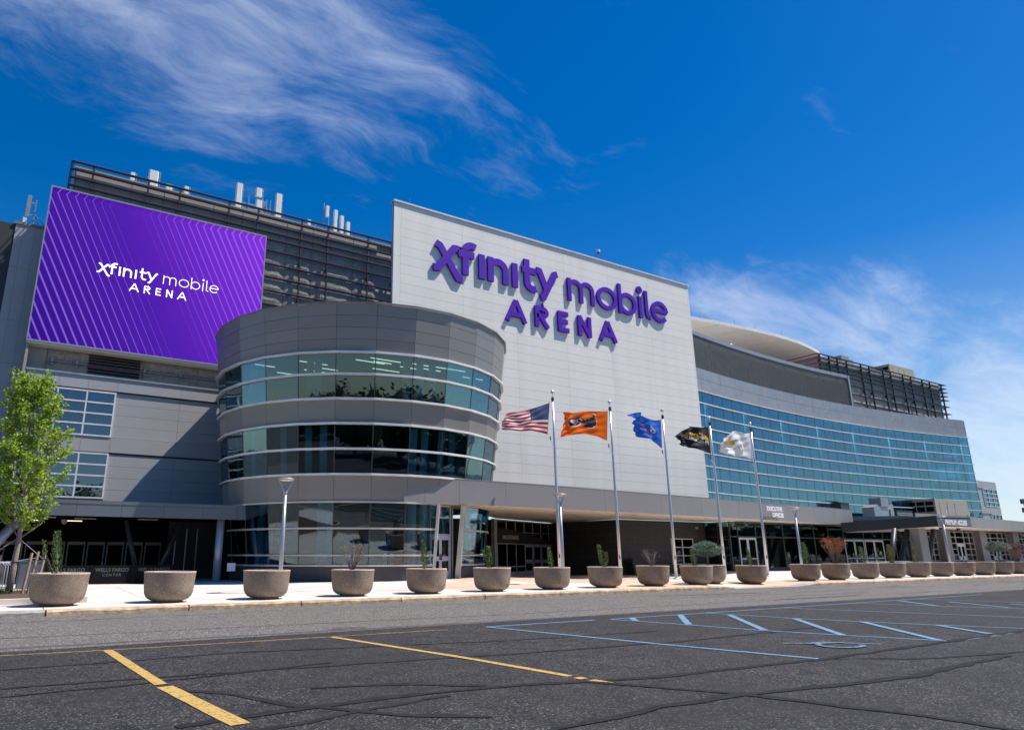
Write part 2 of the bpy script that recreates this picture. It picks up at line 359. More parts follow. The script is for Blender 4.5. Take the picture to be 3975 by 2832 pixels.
# ------------------------------------------------------------------ ground, road, parking lot
tag(MB().box(-1500, 1500, -1500, 1500, -0.30, -0.05).build('ground', M['ground']), 'wide flat ground round the arena', None, None, 'structure')
road = tag(MB().box(-120, 320, 14.35, 21.78, -0.05, 0.0).build('road', M['asphalt']), 'worn light grey asphalt road along the kerb', None, None, 'structure')
lot = tag(MB().box(-120, 320, -45, 14.35, -0.05, 0.0).build('parking_lot', M['lot']), 'dark asphalt parking lot with yellow and blue lines', None, None, 'structure')
def strip(name, pts, w, mat, parent, z=0.004, jitter=0.0, w_end=None):
    P = []; n = len(pts)
    dense = []
    for (a, b) in zip(pts, pts[1:]):
        k = max(1, int(math.hypot(b[0]-a[0], b[1]-a[1])/0.35)) if jitter else 1
        for i in range(k): dense.append((a[0]+(b[0]-a[0])*i/k, a[1]+(b[1]-a[1])*i/k))
    dense.append(pts[-1]); m = MB(); vs = []
    for i, p in enumerate(dense):
        a = dense[max(0, i-1)]; b = dense[min(len(dense)-1, i+1)]
        d = Vector((b[0]-a[0], b[1]-a[1])); d.normalize(); nn = Vector((-d.y, d.x))
        ww = w if w_end is None else w+(w_end-w)*i/max(1, len(dense)-1)
        j = [random.uniform(-1, 1)*jitter for _ in range(3)]
        q = Vector(p)+nn*j[2]*0.8
        vs += [(*(q-nn*(ww/2+j[0])), z), (*(q+nn*(ww/2+j[1])), z)]
    m.add(vs, [(2*i, 2*i+2, 2*i+3, 2*i+1) for i in range(len(dense)-1)])
    return m.build(name, mat, parent)
def line(pts, w, mat=None, z=0.004, name='painted_line', j=0.004): return strip(name, pts, w, mat or M['yellow'], lot, z, j)
M['yellow_worn'] = paint('worn_yellow_paint', (0.50, 0.32, 0.10), (0.05, 0.047, 0.045), 0.50)
line([(-3.5, 14.05), (0.17, 13.86), (1.62, 13.70), (5.6, 13.55)], 0.05, M['yellow_worn'], 0.003)
line([(5.6, 13.55), (8.4, 13.47)], 0.045, M['yellow_worn'])
line([(1.72, 13.62), (1.90, 9.8)], 0.155, M['yellow'], 0.008); line([(1.905, 9.62), (2.155, 7.19)], 0.20, M['yellow'], 0.008)
line([(5.72, 13.46), (6.40, 9.7), (6.66, 7.6)], 0.13, M['yellow'], 0.008); line([(6.67, 7.47), (6.68, 7.34)], 0.14, M['yellow'], 0.008); line([(6.69, 7.22), (6.74, 6.92)], 0.15, M['yellow'], 0.008)
line([(9.42, 13.50), (12.7, 13.48)], 0.10, M['blue']); line([(13.2, 13.44), (20.4, 13.48), (25.3, 13.54), (34, 13.6)], 0.085, M['blue'])
line([(9.45, 13.42), (10.33, 9.4), (11.02, 6.78)], 0.12, M['blue'], 0.008)
line([(13.15, 13.36), (13.40, 12.5), (14.0, 9.84), (14.6, 8.3), (15.30, 6.85)], 0.10, M['blue'], 0.008)
line([(16.78, 13.4), (17.29, 11.23), (17.85, 9.74), (18.5, 8.38), (19.28, 7.05)], 0.10, M['blue'], 0.008)
line([(20.38, 13.4), (21.82, 10.04), (22.9, 7.6)], 0.10, M['blue'], 0.008)
line([(24.4, 13.45), (25.15, 11.47), (26.3, 9.2), (27.2, 7.4)], 0.10, M['blue'], 0.008)
line([(28.4, 13.5), (29.4, 11.0), (31.0, 7.8)], 0.10, M['blue'], 0.008)
for a, b in (((13.86, 13.36), (13.36, 12.75)), ((15.66, 13.35), (13.70, 11.45)), ((16.75, 12.62), (14.10, 9.80)), ((17.2, 11.05), (14.52, 8.34)), ((17.83, 9.75), (15.26, 6.95)), ((18.43, 8.39), (17.38, 6.95)),
             ((26.91, 13.33), (25.25, 11.4)), ((27.69, 12.1), (26.3, 9.9)), ((28.3, 10.6), (27.0, 8.0))):
    line([a, b], 0.16, M['blue'], 0.012)
line([(15.33, 6.78), (18.55, 6.82)], 0.12, M['blue'], 0.004)
# worn wheelchair symbol
sym = MB()
def arc(cx, cy, rx, ry, a0, a1, n): return [(cx+rx*math.cos(R(a0+(a1-a0)*i/n)), cy+ry*math.sin(R(a0+(a1-a0)*i/n))) for i in range(n+1)]
for pts, w in ((arc(12.95, 7.52, 0.42, 0.33, 20, 330, 22), 0.10), ([(12.32, 8.22), (12.72, 7.92), (13.25, 7.72), (13.68, 7.20)], 0.09), ([(12.62, 7.98), (13.15, 7.9)], 0.08)):
    strip('wheelchair_symbol', pts, w, M['blue_worn'], lot, 0.013 + 0.004*random.random())
# tar seams over the cracks
def seam(pts, w, z=0.016, mat=None, par=None): strip('tar_seam', pts, w*1.2, mat or M['tar'], par or lot, 0.006+(z-0.016)*.12, 0.03)
seam([(-3, 12.2), (0.18, 12.14), (3.62, 12.2), (8.4, 11.2), (12, 10.9)], 0.06, 0.016)
seam([(-3, 10.7), (0.18, 10.52), (2.83, 10.29), (7.3, 9.7), (11, 9.4), (16, 9.6)], 0.07, 0.020)
seam([(0.19, 9.91), (1.6, 10.0), (3.12, 10.18), (4.4, 10.4)], 0.06, 0.024)
seam([(2.01, 9.3), (2.5, 8.7), (2.83, 7.75), (3.69, 6.75), (4.4, 6.2)], 0.10, 0.028)
seam([(1.6, 7.42), (1.99, 7.49), (3.0, 7.55), (4.19, 7.61), (5.6, 7.45), (7.55, 6.95), (9.3, 6.85), (11.11, 6.72), (13.2, 6.75), (15.3, 6.80), (24, 6.9)], 0.11, 0.032)
seam([(3.4, 8.6), (4.4, 8.3), (5.3, 7.6)], 0.09, 0.024)
seam([(6.5, 7.3), (7.55, 5.6), (8.09, 3.93), (8.4, 2.0)], 0.10, 0.036)
seam([(3.2, 4.9), (4.61, 5.47), (6.2, 5.62), (7.5, 5.60), (10.5, 5.2), (14, 5.4)], 0.11, 0.040)
seam([(11.2, 6.65), (12.5, 5.9), (16, 5.2)], 0.06, 0.024)
seam([(1.0, 6.6), (2.4, 6.9), (4.6, 7.35)], 0.08, 0.020)
def rseam(pts, w, z): strip('tar_seam', pts, w*.8, M['tar_road'], road, 0.003+z*.12, 0.03)
rseam([(-5, 16.7), (0.16, 16.55), (12.1, 15.95), (30, 15.7), (60, 15.5)], 0.10, 0.006)
rseam([(-5, 14.95), (0.17, 14.82), (6, 14.55), (12, 14.45), (28, 14.46), (60, 14.5)], 0.20, 0.010)
rseam([(-5, 20.5), (2, 20.1), (6, 20.3), (14, 19.9), (24, 20.0)], 0.07, 0.006)
rseam([(6.2, 14.75), (6.6, 14.95), (7.1, 14.8)], 0.30, 0.014)
rseam([(20, 18.6), (26, 18.2), (33, 18.7), (44, 18.2), (60, 18.5)], 0.09, 0.010)
for k in range(16):
    x = random.uniform(16, 70); y = random.uniform(15.5, 20.5); L = random.uniform(1.5, 6)
    rseam([(x, y), (x+L*0.5, y+random.uniform(-.2, .2)), (x+L, y+random.uniform(-.3, .3))], random.uniform(0.06, 0.22), 0.014+0.002*k)

# ------------------------------------------------------------------ kerb and pavement
kerb = tag(MB().box(-80, 110, 22.12, 22.2, -0.05, 0.0).build('kerb', M['kerb_grey']), 'brown stained stone kerb of the pavement', None, None, 'structure')
kx = [-80, -60, -40, -20, -8, -2.6, 1.15, 4.78, 8.18, 11.74, 15.22, 18.83, 22.46, 25.98, 29.49, 33.0, 36.5] + [36.5+2.6*i for i in range(1, 29)]
for a, b in zip(kx, kx[1:]):
    m = MB(); n = max(2, int((b-a)/0.5)) if a > -10 else 2; g = 0.02; xs = [a+g+(b-a-2*g)*i/n for i in range(n+1)]; vs = []; r0 = random.Random(int(a*100))
    for x in xs:
        h = gz(x, 22.0)+r0.uniform(-.006, .006); j = r0.uniform(-.008, .008); ch = 0.03+r0.uniform(0, .03)
        vs += [(x, 21.785+j, -0.04), (x, 21.785+j, max(0.012, h-ch)), (x, 21.785+ch+j, h), (x, 22.11, h), (x, 22.11, -0.04)]
    m.add(vs, [(5*i+k, 5*i+5+k, 5*i+6+k, 5*i+1+k) for i in range(n) for k in range(4)]+[(0,1,2,3,4), tuple(5*n+k for k in (4,3,2,1,0))])
    m.build('kerbstone', M['kerb_grey'] if (a < 1 or 29 < a < 33.2) else M['kerb'], kerb)
pav = MB(); xs = [-80, -40, -15] + [-8+2.0*i for i in range(62)] + [140, 200]; ys = [22.12, 23.4, 24.7, 27, 29.5, 32, 34.5, 37, 40, 44, 48]
for x in xs:
    for y in ys: pav.v.append((x, y, gz(x, y)-0.03))
ny = len(ys)
for i in range(len(xs)-1):
    for j in range(ny-1): pav.f.append((i*ny+j, (i+1)*ny+j, (i+1)*ny+j+1, i*ny+j+1))
pavement = tag(pav.build('pavement', M['slab_base']), 'pale concrete pavement in front of the arena', None, None, 'structure')
sx_ = [-8+3.04*i for i in range(36)]; sy_ = [22.14, 24.7, 27.2, 29.7, 32.2, 34.7, 38.0, 42.0, 46.0]
for i in range(len(sx_)-1):
    for j in range(len(sy_)-1):
        x0, x1, y0, y1 = sx_[i]+.012, sx_[i+1]-.012, sy_[j]+.012, sy_[j+1]-.012
        if x0 > 60 and j > 4: continue
        n = 3; vs = []; f = []
        for a in range(n+1):
            for b in range(n+1):
                x = x0+(x1-x0)*a/n; y = y0+(y1-y0)*b/n; vs.append((x, y, gz(x, y)))
        for a in range(n):
            for b in range(n): f.append((a*(n+1)+b, (a+1)*(n+1)+b, (a+1)*(n+1)+b+1, a*(n+1)+b+1))
        o = len(vs); edge = [a*(n+1) for a in range(n+1)]+[n*(n+1)+b for b in range(1, n+1)]+[a*(n+1)+n for a in range(n-1, -1, -1)]+[b for b in range(n-1, 0, -1)]
        for e in edge: vs.append((vs[e][0], vs[e][1], vs[e][2]-0.028))
        L = len(edge)
        for k in range(L): f.append((edge[(k+1) % L], edge[k], o+k, o+(k+1) % L))
        tan = 17.5 < (x0+x1)/2 < 36.5 and (j >= 1 and j <= 5 and (i+j) % 4 != 3) or (20.5 < x0 < 27 and j == 0) or (30 < x0 < 38 and j == 0)
        MB().add(vs, f).build('slab', M['slab_tan'] if tan else M['slab'], pavement)

# ------------------------------------------------------------------ the arena
arena = thing('arena_building', 'large grey and white sports arena with glass rotunda and curved curtain wall', 'arena', (25, 42, 0))
PART = lambda name, mb, mat: mb.build(name, mat, arena)
def face(parent, name, mat, x0, x1, z0, z1, y, t=0.05, gap=0.006):
    """upright panel facing -y"""
    return MB().slab((x0+gap, y, z0+gap), (x1-gap, y, z0+gap), (x1-gap, y, z1-gap), (x0+gap, y, z1-gap), t).build(name, mat, parent)

# ---- tall pale sign wall
SWY = 38.76
sw = PART('sign_wall', MB().box(19.88, 50.3, SWY+0.05, SWY+0.30, 4.2, 25.2), M['pale_dark'])
xs = [20.43, 25.54, 30.38, 35.24, 40.08, 44.92, 50.15]; rows = [24.87-0.6845*i for i in range(31)]
for a, b in zip(xs, xs[1:]):
    face(sw, 'wall_panel', M['pale'], a, b, 24.87, 25.34, SWY)
    for z1, z0 in zip(rows, rows[1:]): face(sw, 'wall_panel', M['pale'], a, b, z0, z1, SWY)
for z0, z1 in ((4.35, 8.2), (8.2, 13.2), (13.2, 16.0), (16.0, 21.3), (21.3, 25.34)):
    face(sw, 'wall_panel', M['pale'], 19.86, 20.43, z0, z1, SWY)
for z1, z0 in zip([25.34]+rows, rows): face(sw, 'wall_panel', M['pale'], 50.15, 50.32, z0, z1, SWY)
MB().box(19.80, 50.42, SWY-0.10, SWY+0.45, 25.345, 25.47).build('coping', M['coping'], sw)
for x in (21.2, 26.1, 31.5): MB().tube([(x, SWY+.2, 25.47), (x, SWY+.2, 26.0)], 0.008, 5).build('lightning_rod', M['steel'], sw)

# ---- left complex: grey office wing, stone wall with steel slats
GY = 47.0
gw = PART('office_wing', MB().box(-0.34, 16.5, GY+0.08, GY+0.5, 4.0, 12.25), M['pale_dark'])
gxs = [-0.34, 1.43, 3.02, 4.66, 8.53, 12.2, 16.4]
for a, b in zip(gxs, gxs[1:]):
    face(gw, 'wall_panel', M['grey_light'], a, b, 11.46, 12.24, GY-0.10)
    face(gw, 'wall_panel', M['grey_light'], a, b, 7.62, 8.56, GY-0.06)
MB().box(-0.40, 16.5, GY-0.16, GY+0.4, 12.245, 12.36).build('coping', M['wingtop'], gw)
MB().box(-0.34, 16.4, GY-0.03, GY+0.05, 11.38, 11.45).build('shadow_line', M['dark'], gw)  # dark strip standing in for the shadow under the parapet band
MB().box(4.64, 16.4, GY-0.03, GY+0.05, 7.52, 7.61).build('shadow_line', M['dark'], gw)  # painted shadow line below the projecting middle band
for a, b in ((4.66, 8.53), (8.53, 12.2), (12.2, 16.4)):
    for z1, z0 in zip([11.38-0.705*i for i in range(5)], [11.38-0.705*i for i in range(1, 5)]): face(gw, 'wall_panel', M['grey_light'], a, b, max(z0, 8.57), z1, GY)
    for z1, z0 in zip([7.52-0.72*i for i in range(5)], [7.52-0.72*i for i in range(1, 5)]): face(gw, 'wall_panel', M['grey_light'], a, b, z0, z1, GY)
    face(gw, 'wall_panel', M['grey_light'], a, b, 4.0, 4.63, GY)
for zt, zb in ((11.33, 8.60), (7.50, 4.85)):
    x0, x1 = -0.16, 4.62; cw = (x1-x0)/3; ch = (zt-zb)/4; fr = MB()
    for i in range(4): x = x0+cw*i; fr.box(x-.045, x+.045, GY-.10, GY+.03, zb-.05, zt+.05)
    for j in range(5):
        z = zb+ch*j
        for i in range(3): fr.box(x0+cw*i+.046, x0+cw*(i+1)-.046, GY-.11, GY+.028, z-.045, z+.045)
    fo = fr.build('window_frame', M['whiteframe'], gw)
    for i in range(3):
        for j in range(4): MB().slab((x0+cw*i+.05, GY+.01, zb+ch*j+.05), (x0+cw*(i+1)-.05, GY+.01, zb+ch*j+.05), (x0+cw*(i+1)-.05, GY+.01, zb+ch*(j+1)-.05), (x0+cw*i+.05, GY+.01, zb+ch*(j+1)-.05), .01).build('window_pane', M['g_win'], gw)
    MB().box(x0, x1, GY+.075, GY+.079, zb, zt).build('window_back', M['inside'], gw); MB().box(x0, x1, GY+.05, GY+.054, zt-ch*.95, zt).build('pale_backing', M['inside_lt'], gw)  # pale panel added behind the top row so its panes look brighter
# stone wall behind
SY = 48.32
st = PART('stone_wall', MB().box(0.55, 26, SY+0.12, SY+6, 12.2, 26.8), M['stone_smooth'])
sxs = []; x = 0.6
while x < 26: sxs.append(x); x += 3.50 if len(sxs) % 2 else 2.15
zr = [12.3]+[13.4+1.04*i for i in range(12)]
for a, b in zip(sxs, sxs[1:]):
    for j, (z0, z1) in enumerate(zip(zr, zr[1:])):
        m = MB(); n = 7; k = 3; rr = random.Random(int(a*10)+j*77); vs = []; f = []
        for p in range(n+1):
            for q in range(k+1):
                e = p in (0, n) or q in (0, k)
                vs.append((a+.02+(b-a-.04)*p/n, SY+(0.06 if e else rr.uniform(-.018, .012)), z0+.015+(z1-z0-.03)*q/k))
        for p in range(n):
            for q in range(k): f.append((p*(k+1)+q, (p+1)*(k+1)+q, (p+1)*(k+1)+q+1, p*(k+1)+q+1))
        m.add(vs, f).build('stone_block', M['stone'], st)
    MB().box(a+.02, b-.02, SY-.02, SY+.115, zr[-1]+.02, 26.72).build('stone_block', M['stone_smooth'], st)
MB().box(0.5, 26, SY-.04, SY+.3, 26.805, 26.92).build('coping', M['stone_smooth'], st)
slY = 48.0
for i, z in enumerate((27.06, 26.50, 25.90, 25.31, 24.73, 23.83, 22.74, 21.69, 20.6, 19.5, 18.4, 17.3)):
    m = MB(); m.add([(0.27, slY-.08, z-.05), (26.0, slY-.08, z-.05), (26.0, slY+.08, z-.06), (0.27, slY+.08, z-.06), (0.27, slY-.08, z+.05), (26, slY-.08, z+.05), (26, slY+.08, z+.04), (0.27, slY+.08, z+.04)],
                    [(3,2,1,0),(4,5,6,7),(0,1,5,4),(1,2,6,5),(2,3,7,6),(3,0,4,7)])
    s_ = m.build('slat', M['slat'], st); MB().box(0.27, 26.0, slY-.095, slY-.082, z+.025, z+.052).build('slat_lip', M['slat_red'], st)
px = [0.33, 1.61, 5.12, 7.26, 10.79, 12.99, 16.49, 18.71, 22.26, 24.49]
for x in px:
    MB().box(x-.06, x+.06, slY-.05, slY+.10, 16.5, 27.0).build('slat_post', M['slat'], st)
    for z in (26.2, 23.3, 20.3): MB().box(x-.05, x+.05, slY+.11, SY-.005, z-.1, z+.1).build('bracket', M['slat'], st)
for z in (27.06, 26.50, 25.90, 25.31): MB().box(0.22, 0.265, slY-.07, SY+3.5, z-.03, z+.04).build('slat', M['slat'], st)
MB().box(0.25, 0.40, SY+3.2, SY+3.4, 20, 27).build('slat_post', M['slat'], st)
# recess under the video screen
rec = PART('recess', MB().box(-0.62, 14.2, 47.45, SY-.1, 14.02, 14.17), M['soffit'])
MB().box(-0.60, -0.45, 47.5, SY+1, 10, 14.0).build('side_wall', M['stone_smooth'], rec)
MB().box(-0.45, 0.55, SY+.02, SY+.1, 10, 14.0).build('side_wall', M['stone_smooth'], rec)
lv = MB().box(2.95, 6.0, SY-.10, SY-.075, 12.45, 13.95).build('vent_back', M['black'], rec)
for k in range(8):
    z = 12.5+k*0.185; MB().add([(2.95, SY-.16, z), (6.0, SY-.16, z), (6.0, SY-.11, z+.10), (2.95, SY-.11, z+.10)], [(0,1,2,3),(3,2,1,0)]).build('vent_slat', M['louver'], rec)
MB().box(0.6, 14, slY+.0, slY+.06, 13.12, 13.18).build('slat', M['slat_red'], rec)
for x in (0.9, 2.3, 6.3, 8.6, 12.2): MB().box(x-.06, x+.06, slY+.10, SY-.005, 13.0, 13.45).build('bracket', M['steel'], rec)
MB().tube([(11.2, GY+.5, 12.3), (11.2, GY+.5, 12.75), (11.35, GY+.5, 12.9), (14, GY+.5, 12.9)], 0.045, 8).build('guard_rail', M['yellow_rail'] if 'yellow_rail' in M else plain('yellow_rail', (0.7, 0.5, 0.2), 0.5), rec)
# grey stair tower at the far left
TY = 50.0
tw = PART('stair_tower', MB().box(-3.6, 0.2, TY+.06, TY+6, 0, 22.6), M['dark'])
for a, b in ((-2.32, -1.86), (-1.86, -1.18), (-1.18, -0.5), (-0.5, 0.2)):
    for z0, z1 in ((0, 5.2), (5.2, 10.4), (10.4, 13.2), (13.2, 16.0), (16.0, 19.6), (19.6, 22.6)): face(tw, 'wall_panel', M['grey_light'], a, b, z0, z1, TY)
MB().box(-2.40, 0.25, TY-.06, TY+6, 22.605, 22.80).build('coping', M['grey'], tw)
for z0, z1 in ((0, 6), (6, 12), (12, 18)): face(tw, 'wall_panel', M['wall_lt'], -12, -2.34, z0, z1, TY+2.0)

# ---- glass rotunda: a cone that leans outwards
CX, CYR = 18.11, 39.2
def rf(z): return 7.5+0.115*z
TH = [R(-115.1+4.3+13.333*k) for k in range(-9, 11)]
def rp(i, z, dr=0.0): r = rf(z)+dr; return Vector((CX+r*math.cos(TH[i]), CYR+r*math.sin(TH[i]), z))
NF = len(TH)-1
rot_core = MB()
for z0, z1 in ((4.2, 5.4), (8.0, 9.2), (11.7, 14.0)): rot_core.lathe([(rf(z0)-.25, z0), (rf(z1)-.25, z1), (0.3, z1), (0.3, z0), (rf(z0)-.25, z0)], 27, (CX, CYR, 0))
rot_core.lathe([(4.6, 0.1), (4.6, 14.0)], 24, (CX, CYR+1.2, 0))
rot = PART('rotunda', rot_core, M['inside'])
def rquad(name, mat, i, z0, z1, dr=0.0, t=0.06, gap=0.008):
    a, b, c, d = rp(i, z0+gap, dr), rp(i+1, z0+gap, dr), rp(i+1, z1-gap, dr), rp(i, z1-gap, dr)
    h = (b-a).normalized()*gap; h2 = (c-d).normalized()*gap
    return MB().slab(a+h, b-h, c-h2, d+h2, t).build(name, mat, rot)
def rrail(z, h=0.10, out=0.16, mat='rail', i0=0, i1=None, name='rail'):
    m = MB(); i1 = NF if i1 is None else i1
    for i in range(i0, i1+1):
        m.v += [tuple(rp(i, z, -.02)), tuple(rp(i, z, out)), tuple(rp(i, z, out)+Vector((0,0,h))), tuple(rp(i, z, -.02)+Vector((0,0,h)))]
    n = i1-i0
    m.f += [(4*i+k, 4*i+4+k, 4*i+4+(k+1) % 4, 4*i+(k+1) % 4) for i in range(n) for k in range(4)]+[(0,1,2,3), (4*n+3, 4*n+2, 4*n+1, 4*n)]
    return m.build(name, M[mat], rot)
for i in range(NF):
    for z0, z1 in ((11.67, 12.30), (12.30, 12.93), (12.93, 13.56), (13.56, 14.18)): rquad('fascia_panel', M['grey'], i, z0, z1)
    rquad('fascia_panel', M['grey'], i, 8.03, 9.17)
    rquad('fascia_panel', M['grey'], i, 4.14, 5.39)
    for z0, z1 in ((9.27, 10.43), (10.52, 11.56), (5.48, 6.65), (6.74, 7.92)): rquad('pane', M['g_rot'], i, z0, z1, -.02, .012, .02)
for i in range(NF+1):
    for z0, z1 in ((9.26, 11.56), (5.47, 7.92)): MB().tube([rp(i, z0, -.03), rp(i, z1, -.03)], 0.028, 6).build('mullion', M['mullion'], rot)
for z in (11.56, 10.43, 9.17, 7.92, 6.65, 5.39): rrail(z)
rrail(14.19, 0.07, 0.10, 'grey', name='coping')
# interior: curtains, columns, strip lights
for v in (-62, -48, -31, -20, -14, 21, 26, 34, 40, 57, 62):
    th = R(-115.1+v); m = MB()
    for k in range(10):
        t0 = th+R(3.4)*(k/10-.5); r0 = 8.0-.45+0.05*(k % 2)
        m.v += [(CX+r0*math.cos(t0), CYR+r0*math.sin(t0), 5.5), (CX+(r0+.25)*math.cos(t0), CYR+(r0+.25)*math.sin(t0), 7.95)]
    m.f += [(2*k, 2*k+2, 2*k+3, 2*k+1) for k in range(9)]; m.build('curtain', M['curtain'], rot)
for v in (-54, -21.5, -18, 18, 24, 30, 58):
    th = R(-115.1+v); MB().tube([(CX+7.6*math.cos(th), CYR+7.6*math.sin(th), 9.2), (CX+7.6*math.cos(th), CYR+7.6*math.sin(th), 11.7)], 0.20, 10).build('column', M['inside_lt'], rot)
    MB().tube([(CX+6.9*math.cos(th+.1), CYR+6.9*math.sin(th+.1), 0.1), (CX+6.9*math.cos(th+.1), CYR+6.9*math.sin(th+.1), 4.2)], 0.22, 10).build('column', M['inside_lt'], rot)
for k in range(14):
    th = R(-115.1+random.uniform(-50, 62)); r = random.uniform(4.9, 8.0); x, y = CX+r*math.cos(th), CYR+r*math.sin(th); L = random.uniform(.5, 1.0)
    MB().box(x-L, x+L, y-.025, y+.025, 11.60, 11.63).build('strip_light', M['striplight'], rot)
MB().lathe([(0.2, 11.66), (7.9, 11.66), (7.9, 11.69), (0.2, 11.69)], 27, (CX, CYR, 0)).build('ceiling', M['inside'], rot)
# ground floor glazing: facets up to the doorway at facet index DI
DI = [i for i in range(NF) if abs(math.degrees(TH[i])+115.1-30.97) < 1][0]
GL = [i for i in range(NF) if -110 < math.degrees(TH[i])+115.1 < 85]
for i in GL:
    if i == DI: continue
    for z0, z1 in ((1.07, 1.48), (1.58, 2.77), (2.86, 4.05)): rquad('pane', M['g_rot'], i, z0, z1, -.05, .012, .02)
    b0, b1 = rp(i, .95, .02), rp(i+1, .95, .02); g0, g1 = rp(i, -.2, .02), rp(i+1, -.2, .02)
    MB().slab(g0, g1, b1, b0, .2).build('plinth', M['brick_dark'], rot)
for i in GL+[GL[-1]+1]:
    if i in (DI, DI+1): continue
    MB().tube([rp(i, 1.0, -.06), rp(i, 4.12, -.06)], 0.03, 6).build('mullion', M['mullion'], rot)
for z in (4.05, 2.77, 1.48, 0.98):
    rrail(z, .085, .08, 'frame', GL[0], DI); rrail(z, .085, .08, 'frame', DI+1, GL[-1]+1)
for i, w in ((DI, .10), (DI+1, .17)):
    a, b = rp(i, .1, .05), rp(i, 4.12, .07); m = MB(); m.tube([a, b], w, 4); m.build('door_post', M['frame'], rot)
# double door set back in the rotunda
d0, d1 = rp(DI, .3, -.25), rp(DI+1, .3, -.25)
du = (d1-d0); du.z = 0; dl = du.length; du.normalize(); dn = Vector((du.y, -du.x, 0))
def dpt(s, z, o=0.0): return Vector((d0.x, d0.y, 0))+du*s+dn*o+Vector((0, 0, z))
def dslab(name, mat, s0, s1, z0, z1, o, t, par): return MB().slab(dpt(s0, z0, o), dpt(s1, z0, o), dpt(s1, z1, o), dpt(s0, z1, o), t).build(name, mat, par)
def leaf(par, s0, s1, z0, z1, fn=dslab, matf=None, hs=1):
    fr = matf or M['door']; w = s1-s0; sw_ = 0.13*w if w < 1.4 else .14
    h = z1-z0; zz = [z0, z0+.17*h, z0+.40*h, z0+.51*h, z0+.90*h, z1]
    fn('door_stile', fr, s0, s0+sw_, z0, z1, 0, .05, par); fn('door_stile', fr, s1-sw_, s1, z0, z1, 0, .05, par)
    for a, b in ((0, 1), (2, 3), (4, 5)): fn('door_rail', fr, s0+sw_+.001, s1-sw_-.001, zz[a], zz[b], -.002, .046, par)
    for a, b in ((1, 2), (3, 4)): fn('door_glass', M['g_store'], s0+sw_+.001, s1-sw_-.001, zz[a]+.001, zz[b]-.001, -.02, .01, par)
    hx = s1-sw_*.5 if hs > 0 else s0+sw_*.5
    fn('door_handle', M['dark'], hx-.02, hx+.02, z0+.42*h, z0+.56*h, .06, .03, par)
g0 = gz(20.6, 32.4)+.02
leaf(rot, .06, dl*.45, g0, 2.52, hs=1); leaf(rot, dl*.45+.012, dl*.86, g0, 2.52, hs=-1)
for s in (0.0, dl*.865, dl-.06): dslab('door_frame', M['frame'], s, s+.055, g0, 4.12, .02, .10, rot)
for z in (2.53, 3.42, 4.03): dslab('door_frame', M['frame'], .057, dl*.864, z, z+.08, .02, .09, rot)
dslab('door_glass', M['g_rot'], .058, dl*.863, 2.62, 3.41, -.02, .01, rot); dslab('door_glass', M['g_rot'], .058, dl*.863, 3.51, 4.02, -.02, .01, rot); dslab('door_glass', M['g_rot'], dl*.90, dl-.062, g0, 4.1, -.02, .01, rot)
dslab('notice', plain('red_notice', (0.55, 0.06, 0.06), .6), dl*.55, dl*.67, 1.30, 1.55, -.005, .004, rot)
MB().box(9.65, 10.05, 36.35, 36.42, 0.75, 1.15).build('meter_box', M['white'], rot)
# jerseys hanging behind the ground floor glass
def jersey(v, z, col, num, s=1.0, back=False):
    th = R(-115.1+v); r = 6.9; c = Vector((CX+r*math.cos(th), CYR+r*math.sin(th), z)); out = Vector((math.cos(th), math.sin(th), 0)); u = Vector((-out.y, out.x, 0))
    P = [(-.30,-.45),(.30,-.45),(.27,.10),(.33,.25),(.22,.45),(.12,.45),(.0,.30),(-.12,.45),(-.22,.45),(-.33,.25),(-.27,.10)]
    f = [c+u*(a*s)+Vector((0,0,b*s))+out*.02 for a, b in P]; b_ = [p-out*.05 for p in f]; n = len(P)
    o = MB().add(f+b_, [tuple(range(n)), tuple(range(2*n-1, n-1, -1))]+[(i, i+n, (i+1) % n+n, (i+1) % n) for i in range(n)]).build('jersey', col, rot)
    ang = math.atan2(u.y, u.x)
    text('jersey_number', num, .34*s, c+out*.035-u*(.0)+Vector((0,0,-.14*s)), (R(90), 0, ang), M['white'] if col is not M['white'] else jn, rot, .002, 'CENTER', 1, .004)
jn = plain('jersey_navy', (0.04, 0.08, 0.24), .7); jt = plain('jersey_teal', (0.35, 0.62, 0.66), .7)
for v, z, cm, n in ((-42, 2.2, jt, '21'), (-36, 2.2, jn, '3'), (-33, 2.2, jn, '25'), (-3.5, 2.18, jn, '9'), (4.8, 2.18, jn, '8'), (13.2, 2.18, jn, '0'), (-3.5, 1.15, M['white'], '9'), (13.2, 1.15, M['white'], '0'), (-42, 1.15, jn, '21')):
    jersey(v, z, cm, n)
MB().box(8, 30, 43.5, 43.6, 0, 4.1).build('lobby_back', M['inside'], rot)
MB().box(20.3, 21.2, 34.2, 34.7, 0.2, 4.1).build('lobby_pier', M['inside_lt'], rot)
MB().tube([(22.9, 33.7, 3.3), (22.9, 33.2, 3.35), (23.0, 32.9, 3.25)], .05, 8).build('camera_arm', M['frame'], rot)

